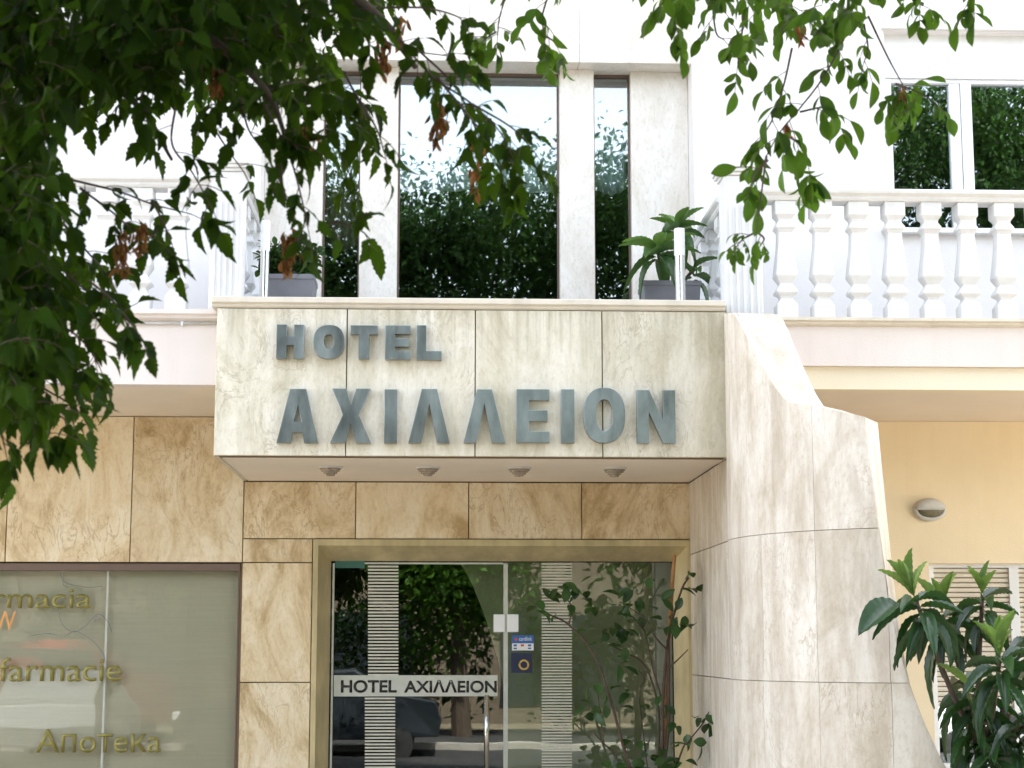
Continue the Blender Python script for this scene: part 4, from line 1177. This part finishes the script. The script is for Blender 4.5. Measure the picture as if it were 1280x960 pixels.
for a in ((668, 762, -.22, 8, 7), (690, 755, -.22, 9, 10), (706, 742, -.24, 10, 8), (722, 745, -.2, 9, 9), (745, 752, -.15, 8, 9), (768, 765, -.12, 9, 9), (785, 750, -.1, 9, 8), (757, 790, -.05, 12, 10), (780, 785, -.08, 14, 11), (800, 765, -.1, 14, 11), (775, 808, .03, 8, 8), (777, 830, 0, 4, 5),
          (820, 730, -.05, 8, 9), (851, 730, 0, 8, 8), (868, 728, 0, 4, 6), (838, 775, -.05, 10, 9), (856, 775, -.05, 8, 8), (858, 785, -.08, 5, 5), (795, 880, -.05, 10, 10), (830, 880, -.1, 6, 7), (735, 875, -.16, 8, 8), (752, 868, -.15, 7, 7), (728, 895, -.16, 4, 6), (884, 898, -.22, 9, 5), (880, 905, -.2, 6, 6), (865, 935, -.15, 5, 7),
          (835, 925, -.1, 12, 11), (815, 940, -.12, 14, 12), (845, 950, -.1, 12, 12), (795, 955, -.12, 14, 12), (770, 962, -.12, 12, 12), (825, 965, -.1, 16, 18)):
    cluster(*a)
stm.build('stems', M['twig'], sh, smooth=True); lf.build('leaves', M['leafS'], sh)
cn = thing('bamboo_cane', 'orange brown cane standing upright in the shrub by the door', 'cane', loc=(pcx + .04, SY + .02, .3))
MB().tube([(pcx + .03, SY + .03, .3), U2(832, 870, .04), U2(837, 780, .04), U2(843, 693, .04)], .014, 8).build('stick', M['cane'], cn)

# ------------------------------------------------------------------ near street trees (crowns hang into the top of the frame)
def compound(lv, tw, base, d, n_pairs, L, tpl, aspect, droop=.5):
    """a pinnate leaf: stalk with paired leaflets and one at its end"""
    d = unit(d); ln = L * (.55 + .45 * n_pairs)
    pts = [np.asarray(base, float)]
    cur = d.copy()
    for k in range(3):
        cur = unit(cur + np.array((0, 0, -droop * .35))); pts.append(pts[-1] + cur * ln / 3)
    tw.tube(pts, .0016, 3)
    upv = np.array((0, 0, 1.0)) + rv(.35)
    side = np.cross(cur, upv); side = side / (np.linalg.norm(side) + 1e-6)
    for k in range(n_pairs):
        s = .35 + .6 * k / max(1, n_pairs); p = pts[0] + (pts[-1] - pts[0]) * s
        for sg in (-1, 1):
            dd = side * sg * random.uniform(.7, 1.1) + cur * .6 + np.array((0, 0, -droop * random.uniform(.6, 1.6))) + rv(.14)
            ll = L * random.uniform(.6, 1.2)
            lv.add(random.choice(tpl), p, dd, upv + rv(.5), ll, ll * aspect * random.uniform(.85, 1.15))
    ll = L * random.uniform(.95, 1.25)
    lv.add(random.choice(tpl), pts[-1], cur + np.array((0, 0, -droop * .5)) + rv(.12), upv + rv(.25), ll, ll * aspect)
def inside(p, poly):
    x, y = p; r = False; j = len(poly) - 1
    for i in range(len(poly)):
        xi, yi = poly[i]; xj, yj = poly[j]
        if (yi > y) != (yj > y) and x < (xj - xi) * (y - yi) / (yj - yi) + xi: r = not r
        j = i
    return r
def fill(lv, tw, poly, n, y0, y1, L, tpl, aspect, pairs=(1, 2), droop=.6):
    xs = [p[0] for p in poly]; ys = [p[1] for p in poly]; k = 0
    while k < n:
        p = (random.uniform(min(xs), max(xs)), random.uniform(min(ys), max(ys)))
        if not inside(p, poly): continue
        b = U(p[0], p[1], random.uniform(y0, y1))
        a = random.random() * 6.283
        compound(lv, tw, b, np.array((math.cos(a), math.sin(a), random.uniform(-.5, .2))), random.choice(pairs), L * random.uniform(.8, 1.15), tpl, aspect, droop); k += 1
def sprig(lv, tw, pts, Y, gap, L, tpl, aspect, r=.004, pairs=(1, 2), droop=.6, start=0.0):
    q = bez([U(px, py, Y + (random.uniform(-.06, .06) if i else 0)) for i, (px, py) in enumerate(pts)], 8)
    tw.tube(q, list(np.linspace(r, r * .5, len(q))), 5)
    acc = 0; sg = 1
    tot = sum(np.linalg.norm(q[i + 1] - q[i]) for i in range(len(q) - 1)); run = 0
    for i in range(len(q) - 1):
        st_ = np.linalg.norm(q[i + 1] - q[i]); acc += st_; run += st_
        if acc >= gap and run > start * tot:
            acc = 0; sg = -sg; t = unit(q[i + 1] - q[i])
            sd_ = unit(np.cross(t, (0, 1, 0)) * sg + rv(.35)); 
            compound(lv, tw, q[i], sd_ * .8 + t * .5 + np.array((0, 0, -.1)), random.choice(pairs), L * random.uniform(.8, 1.15), tpl, aspect, droop)
    compound(lv, tw, q[-1], unit(q[-1] - q[-2]), max(pairs), L, tpl, aspect, droop)
def samara(parent, px, py, Y, n, ln):
    lv = Leaves(); c = U(px, py, Y); tw = MB()
    for k in range(n):
        s = random.random(); p = c + np.array((random.gauss(0, .01), random.gauss(0, .01), -s * ln))
        lv.add(random.choice(T_R), p, np.array((random.gauss(0, .28), random.gauss(0, .28), -1)), rv(), random.uniform(.03, .045), random.uniform(.010, .015))
    lv.build('seed_cluster', M['seed'], parent)
def crown(lv, c, rad, n, L, tpl, lim=70):
    k = 0
    cl = [np.array(c) + unit(rv()) * np.array(rad) * random.uniform(.3, .95) for _ in range(54)]
    while k < n:
        q = random.choice(cl) + rv(.27)
        d = q - _c
        if d[1] > 0.4:
            x, y = PX(q)
            if -lim - 60 < x < 1340 + lim and y > -lim - 30: continue
        ll = L * random.uniform(.7, 1.3)
        lv.add(random.choice(tpl), q, rv() + np.array((0, 0, -.5)), np.array((0, 0, 1.0)) + rv(.7), ll, ll * .5); k += 1

YT = 4.9
ta = thing('maple_tree', 'dark leaved tree with hanging brown seed clusters filling the upper left', 'tree', loc=(-2.3, 4.4, 0))
tk = MB(); tb = np.array((-2.3, 4.4, 0.0))
def P3(px, py, Y): return U(px, py, Y)
tk.tube(bez([tb, tb + (.05, 0, 1.4), tb + (.02, .05, 2.8), tb + (.2, 0, 4.2), tb + (.3, .1, 5.6)], 8), list(np.linspace(.17, .06, 33)), 12)
tk.build('trunk', M['bark'], ta, smooth=True)
lv, tw, lb = Leaves(), MB(), MB()
lb.tube(bez([tb + (.02, .05, 2.9), P3(-120, -60, 4.6), P3(120, -80, 4.9), P3(350, -60, 5.0), P3(470, 20, 5.0), P3(520, 85, 5.0)], 8), list(np.linspace(.05, .008, 41)), 8)
lb.tube(bez([tb + (.0, .05, 2.2), P3(-150, 120, 4.6), P3(0, 180, 4.8), P3(70, 300, 4.9)], 8), list(np.linspace(.035, .006, 25)), 7)
lb.tube(bez([P3(120, -80, 4.9), P3(230, 20, 4.7), P3(330, 110, 4.8), P3(365, 200, 4.9)], 8), list(np.linspace(.02, .005, 25)), 6)
lb.tube(bez([P3(-60, 20, 4.7), P3(60, 60, 4.8), P3(170, 130, 4.9), P3(215, 200, 4.9)], 8), list(np.linspace(.018, .005, 25)), 6)
lb.tube(bez([tb + (.1, 0, 3.5), tb + (.9, .3, 4.6), tb + (1.6, .4, 5.4)], 8), list(np.linspace(.07, .02, 17)), 8)
lb.build('branches', M['bark'], ta, smooth=True)
AL = .55
coreA = [(-60, -70), (560, -70), (520, -30), (470, 15), (430, 50), (400, 85), (370, 115), (330, 120), (250, 130), (170, 115), (60, 130), (40, 200), (-60, 220)]
fill(lv, tw, coreA, 540, 4.4, 6.0, .07, T_L, AL)
fill(lv, tw, [(-60, -70), (400, -70), (360, 40), (300, 80), (200, 70), (120, 60), (50, 150), (-60, 180)], 330, 4.3, 5.3, .074, T_L, AL)
fill(lv, tw, [(-60, 190), (50, 200), (80, 290), (105, 350), (85, 400), (60, 440), (30, 470), (-60, 480)], 260, 4.5, 5.6, .075, T_L, AL)
fill(lv, tw, [(-60, 180), (45, 190), (60, 420), (30, 470), (-60, 490)], 150, 4.3, 5.2, .072, T_L, AL)
fill(lv, tw, [(-60, 400), (60, 430), (90, 470), (60, 510), (20, 520), (-60, 530)], 45, 4.6, 5.2, .07, T_L, AL)
fill(lv, tw, [(330, 90), (420, 90), (440, 130), (410, 190), (350, 180)], 35, 4.7, 5.2, .075, T_L, AL)
for pts, gap in (([(500, 50), (540, 95), (590, 130), (625, 165), (640, 195)], .035), ([(520, 60), (570, 110), (600, 175), (610, 200)], .04), ([(590, 130), (640, 160), (668, 190)], .04), ([(545, 95), (590, 150), (620, 190), (628, 220)], .035), ([(430, 90), (450, 130), (462, 160)], .04), ([(400, 130), (425, 190), (440, 225)], .045),
                 ([(440, 110), (470, 160), (480, 190)], .05), ([(395, 290), (420, 278), (450, 288), (462, 298)], .045), ([(330, 130), (360, 190), (375, 240), (385, 285)], .032), ([(350, 200), (355, 240), (370, 275)], .035), ([(220, 130), (215, 180), (240, 215), (265, 260)], .045), ([(250, 130), (280, 180), (305, 215)], .045),
                 ([(90, 225), (150, 240), (190, 255), (240, 268)], .035), ([(100, 235), (140, 265), (170, 290), (196, 300)], .035), ([(190, 250), (205, 280), (215, 305)], .05), ([(80, 280), (105, 310), (135, 345), (150, 375)], .04), ([(70, 330), (110, 365), (150, 395), (160, 405)], .04), ([(60, 400), (90, 415), (115, 440), (120, 455)], .04),
                 ([(20, 430), (50, 480), (80, 500), (100, 515)], .03), ([(0, 480), (40, 500), (75, 520), (92, 535)], .03), ([(-30, 520), (30, 530), (60, 545)], .03), ([(110, 350), (140, 375), (160, 400), (172, 415)], .04), ([(90, 400), (110, 430), (125, 460)], .03), ([(0, 460), (30, 505), (45, 530)], .04), ([(-20, 500), (0, 540), (6, 560)], .05), ([(470, 10), (530, 10), (570, 20), (580, 30)], .04), ([(440, 30), (500, 60), (560, 70)], .045), ([(150, 100), (170, 150), (185, 170)], .05), ([(300, 120), (310, 160), (330, 190)], .045)):
    sprig(lv, tw, pts, random.uniform(4.7, 5.2), gap * 1.45, .066, T_L, AL, pairs=(1, 1, 2))
tw.build('twigs', M['twig'], ta)['kind'] = 'stuff'
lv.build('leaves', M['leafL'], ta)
cw = Leaves(); crown(cw, (-1.2, 4.6, 6.1), (2.4, 1.7, 1.6), 30000, .08, T_S); crown(cw, (-1.3, 2.4, 5.0), (2.2, 2.2, 1.0), 16000, .11, T_S); cw.build('upper_crown', M['leafC'], ta)  # second crown: unseen extension added over the camera to block sky light on leaves
for a in ((155, 285, 4.9, 40, .12), (178, 275, 4.9, 22, .08), (362, 285, 4.9, 55, .12), (598, 175, 5.0, 45, .16), (548, 125, 5.0, 60, .12), (478, 40, 5.0, 60, .12), (228, 30, 4.6, 50, .1), (272, 85, 4.7, 30, .06), (385, 150, 4.9, 25, .1), (45, 230, 4.8, 30, .1), (500, 20, 5.0, 30, .08)):
    samara(ta, *a)

tr_ = thing('ash_tree', 'tree with oval green leaflets on thin hanging twigs at the upper right', 'tree', loc=(3.1, 5.3, 0))
t2 = np.array((3.1, 5.3, 0.0))
tk = MB(); tk.tube(bez([t2, t2 + (-.03, 0, 1.5), t2 + (0, .05, 3.0), t2 + (-.2, 0, 4.4), t2 + (-.4, .1, 5.8)], 8), list(np.linspace(.16, .06, 33)), 12); tk.build('trunk', M['bark'], tr_, smooth=True)
lv, tw, lb = Leaves(), MB(), MB()
YR2 = 5.6
lb.tube(bez([t2 + (0, .05, 3.1), P3(1420, -160, 5.4), P3(1200, -110, 5.6), P3(980, -90, 5.6), P3(760, -90, 5.6), P3(640, -70, 5.6)], 8), list(np.linspace(.05, .008, 41)), 8)
lb.tube(bez([t2 + (-.05, 0, 3.8), t2 + (-.9, .1, 4.8), t2 + (-1.6, 0, 5.6)], 8), list(np.linspace(.06, .02, 17)), 8)
lb.build('branches', M['bark'], tr_, smooth=True)
AR, LR = .5, .068
fill(lv, tw, [(880, -60), (1095, -60), (1085, 0), (1075, 30), (1040, 45), (960, 45), (920, 30), (900, 10)], 62, 5.2, 6.0, LR, T_R, AR)
fill(lv, tw, [(780, -60), (880, -60), (880, 0), (860, 10), (820, 5), (800, -20)], 20, 5.3, 5.9, LR, T_R, AR)
fill(lv, tw, [(600, -60), (720, -60), (705, -12), (650, -14), (620, -24)], 16, 5.3, 5.9, LR, T_R, AR)
fill(lv, tw, [(1100, -70), (1290, -70), (1290, -35), (1180, -22), (1110, -20)], 20, 5.3, 5.9, LR, T_R, AR)
for pts, gap, st0 in (([(1075, -40), (1058, 40), (1030, 95), (1000, 135), (975, 165), (958, 195)], .05, .1), ([(958, 195), (952, 240), (946, 290)], .6, .0), ([(975, 165), (985, 200), (995, 222)], .05, .3), ([(990, 60), (980, 105), (965, 150), (950, 175)], .05, .2), ([(1000, 140), (1030, 135), (1045, 150)], .05, .2), ([(985, 170), (1005, 185), (1010, 205)], .06, .3),
                      ([(1085, 20), (1108, 68), (1128, 105)], .6, .9), ([(1120, 105), (1140, 112), (1160, 122)], .025, .0), ([(1128, 105), (1122, 118), (1118, 130)], .03, 0), ([(930, 20), (925, 60), (922, 80)], .05, .3), ([(890, 0), (895, 40), (905, 50)], .06, .3), ([(830, -20), (840, 15), (845, 35)], .05, .2), ([(640, -30), (625, 20), (622, 45)], .05, .5), ([(690, -20), (678, 20), (680, 42)], .05, .4), ([(620, 40), (608, 48), (604, 55)], .05, 0),
                      ([(670, 38), (690, 50), (696, 58)], .05, 0), ([(1080, 30), (1085, 60), (1080, 78)], .05, .3), ([(945, 290), (930, 298), (922, 306)], .02, 0), ([(946, 290), (955, 298), (950, 308)], .025, 0), ([(1215, -40), (1225, -20), (1212, 0)], .05, .3), ([(960, 200), (945, 215), (940, 225)], .04, 0), ([(1140, -40), (1150, -10), (1150, 10)], .05, .5)):
    sprig(lv, tw, pts, random.uniform(5.45, 5.75), gap * 1.25, LR * (.6 if pts[0][1] > 285 else 1), T_R, AR, r=.0042, start=st0)
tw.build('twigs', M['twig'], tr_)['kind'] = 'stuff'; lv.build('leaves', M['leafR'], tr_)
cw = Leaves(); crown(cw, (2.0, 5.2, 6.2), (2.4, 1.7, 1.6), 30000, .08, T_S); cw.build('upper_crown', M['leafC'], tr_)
for a in ((1130, 108, 5.6, 14, .04), (985, 152, 5.6, 16, .03), (1000, 30, 5.5, 14, .05)): samara(tr_, *a)

# ------------------------------------------------------------------ across the street (seen in the glass)
def far_tree(x, y, h):
    t = thing('street_tree', 'x', 'tree', 'street trees around the road', loc=(x, y, 0))
    MB().tube(bez([(x, y, -.1), (x + .1, y, 1.6), (x, y + .1, h * .5), (x + .1, y, h * .75)], 6), list(np.linspace(.2, .06, 19)), 10).build('trunk', M['bark'], t)
    lf = Leaves(); cl = []
    for k in range(90):
        d = unit(rv()); cl.append(np.array((x, y, h * .6)) + d * np.array((2.5, 2.0, h * .36)) * random.uniform(.35, 1))
    for k in range(16000):
        q = random.choice(cl) + rv(.34); ll = random.uniform(.11, .22)
        lf.add(random.choice(T_S), q, rv() + np.array((0, 0, -.5)), np.array((0, 0, 1)) + rv(.6), ll, ll * .5)
    lf.build('crown', M['leafR'], t)
    return t
ft = far_tree(0, -6.2, 7.5)
for k, (x, y, s, lab) in enumerate(((-9.5, -6.0, 1.0, 'street tree across the road behind the silver car'), (-4.4, -6.4, 1.1, 'tall street tree across the road left of the door reflection'), (0.4, -6.8, .95, 'street tree across the road facing the glass door'), (5.2, -6.1, 1.1, 'tall street tree across the road, second from the right'), (10.5, -6.3, 1.0, 'rightmost street tree across the road'))):
    if k == 0: o = ft
    else:
        o = ft.copy(); COL.objects.link(o)
        for ch in ft.children:
            c = ch.copy(); COL.objects.link(c); c.parent = o
    o.location = (x, y, 0); o.rotation_euler.z = k * 1.3; o.scale = (s, s, s); o['label'] = lab
t3 = thing('street_tree', 'fine leaved dark street tree on the hotel pavement, right of the balconies', 'tree', 'street trees around the road', loc=(6.9, 4.6, 0))
MB().tube(bez([(6.9, 4.6, 0), (6.95, 4.6, 2), (6.85, 4.65, 4.5), (6.9, 4.6, 7.5)], 6), list(np.linspace(.18, .05, 19)), 10).build('trunk', M['bark'], t3)
cw = Leaves(); crown(cw, (6.5, 4.6, 7.1), (2.2, 1.7, 2.3), 26000, .085, T_S); cw.build('crown', M['leafC'], t3)
hl = Leaves()
for k in range(16000):
    x = random.uniform(-12, 12); 
    if -6.9 < x < -5.0 or 1.0 < x < 1.7: continue
    hh = 2.5 + .5 * math.sin(x * 1.7) + .4 * math.sin(x * 4.1 + 1)
    p = np.array((x, -9.3 + random.gauss(0, .35), hh * math.sqrt(random.random())))
    ll = random.uniform(.12, .22); hl.add(random.choice(T_S), p, rv(), np.array((0, 0, 1)) + rv(.7), ll, ll * .5)
tag(hl.build('hedge', M['leafS'], None), 'overgrown hedge across the road', 'hedge', kind='stuff')
def car(x, y, rot, paint, label):
    t = thing('parked_car', label, 'car', 'cars parked across the road')
    prof = [(-2.1, .3), (-2.15, .55), (-2.0, .78), (-1.2, .92), (-.55, 1.38), (.75, 1.42), (1.5, 1.0), (2.05, .92), (2.15, .6), (2.1, .3)]
    rings = []
    for yy, k in ((-.86, .9), (-.82, 1), (.82, 1), (.86, .9)):
        rings.append([(a * (1 if b < 1 else .97), yy * (1 if b < 1 else .84), .3 + (b - .3) * (1 if k == 1 else .96)) for a, b in prof])
    MB().loft(rings).build('body', M[paint], t, bevel=.05)
    MB().box(-.62, .85, -.775, .775, 1.0, 1.3).build('side_window', M['carglass'], t, bevel=.03)
    MB().add([(-1.2, -.66, .955), (-1.2, .66, .955), (-.6, .6, 1.37), (-.6, -.6, 1.37)], [(0, 1, 2, 3)]).build('windscreen', M['carglass'], t)
    for a in (-1.35, 1.35):
        for b in (-.8, .8):
            MB().lathe((a, b - .09, .2), [(.2, 0), (.31, .01), (.31, .17), (.2, .18)], 20, 'y').build('wheel', M['tyre'], t)
    for b in (-.6, .6): MB().box(-2.17, -2.05, b - .16, b + .16, .62, .74).build('headlight', M['diffuser'], t, bevel=.02)
    t.location = (x, y, -.1); t.rotation_euler.z = rot
    return t
car(-5.9, -2.6, R(90), 'carpaint', 'silver car parked facing the hotel across the road')
car(7.0, -3.4, 0, 'carpaint', 'rightmost silver car parked along the far kerb')
car(-2.1, -3.5, 0, 'carglass', 'black car parked along the far kerb, facing the glass door')
car(-7.4, -8.1, 0, 'redpaint', 'large red car parked on the far pavement behind the silver car').scale = (1.15, 1.1, 1.3)
ob = thing('opposite_building', 'brown building across the road with dark shop fronts', 'building', loc=(0, -15, 0))
wb = MB(); wb.box(-30, 30, -24, -15, -.12, 6.5); wb.build('wall', M['opposite'], ob)
for k in range(12):
    x = -27 + k * 4.8
    MB().box(x, x + 1.5, -15.02, -14.97, 3.9, 5.3).build('window', M['carglass'], ob)
    MB().box(x - .4, x + 2.4, -15.02, -14.97, .3, 2.4).build('shop_front', M['carglass'], ob)
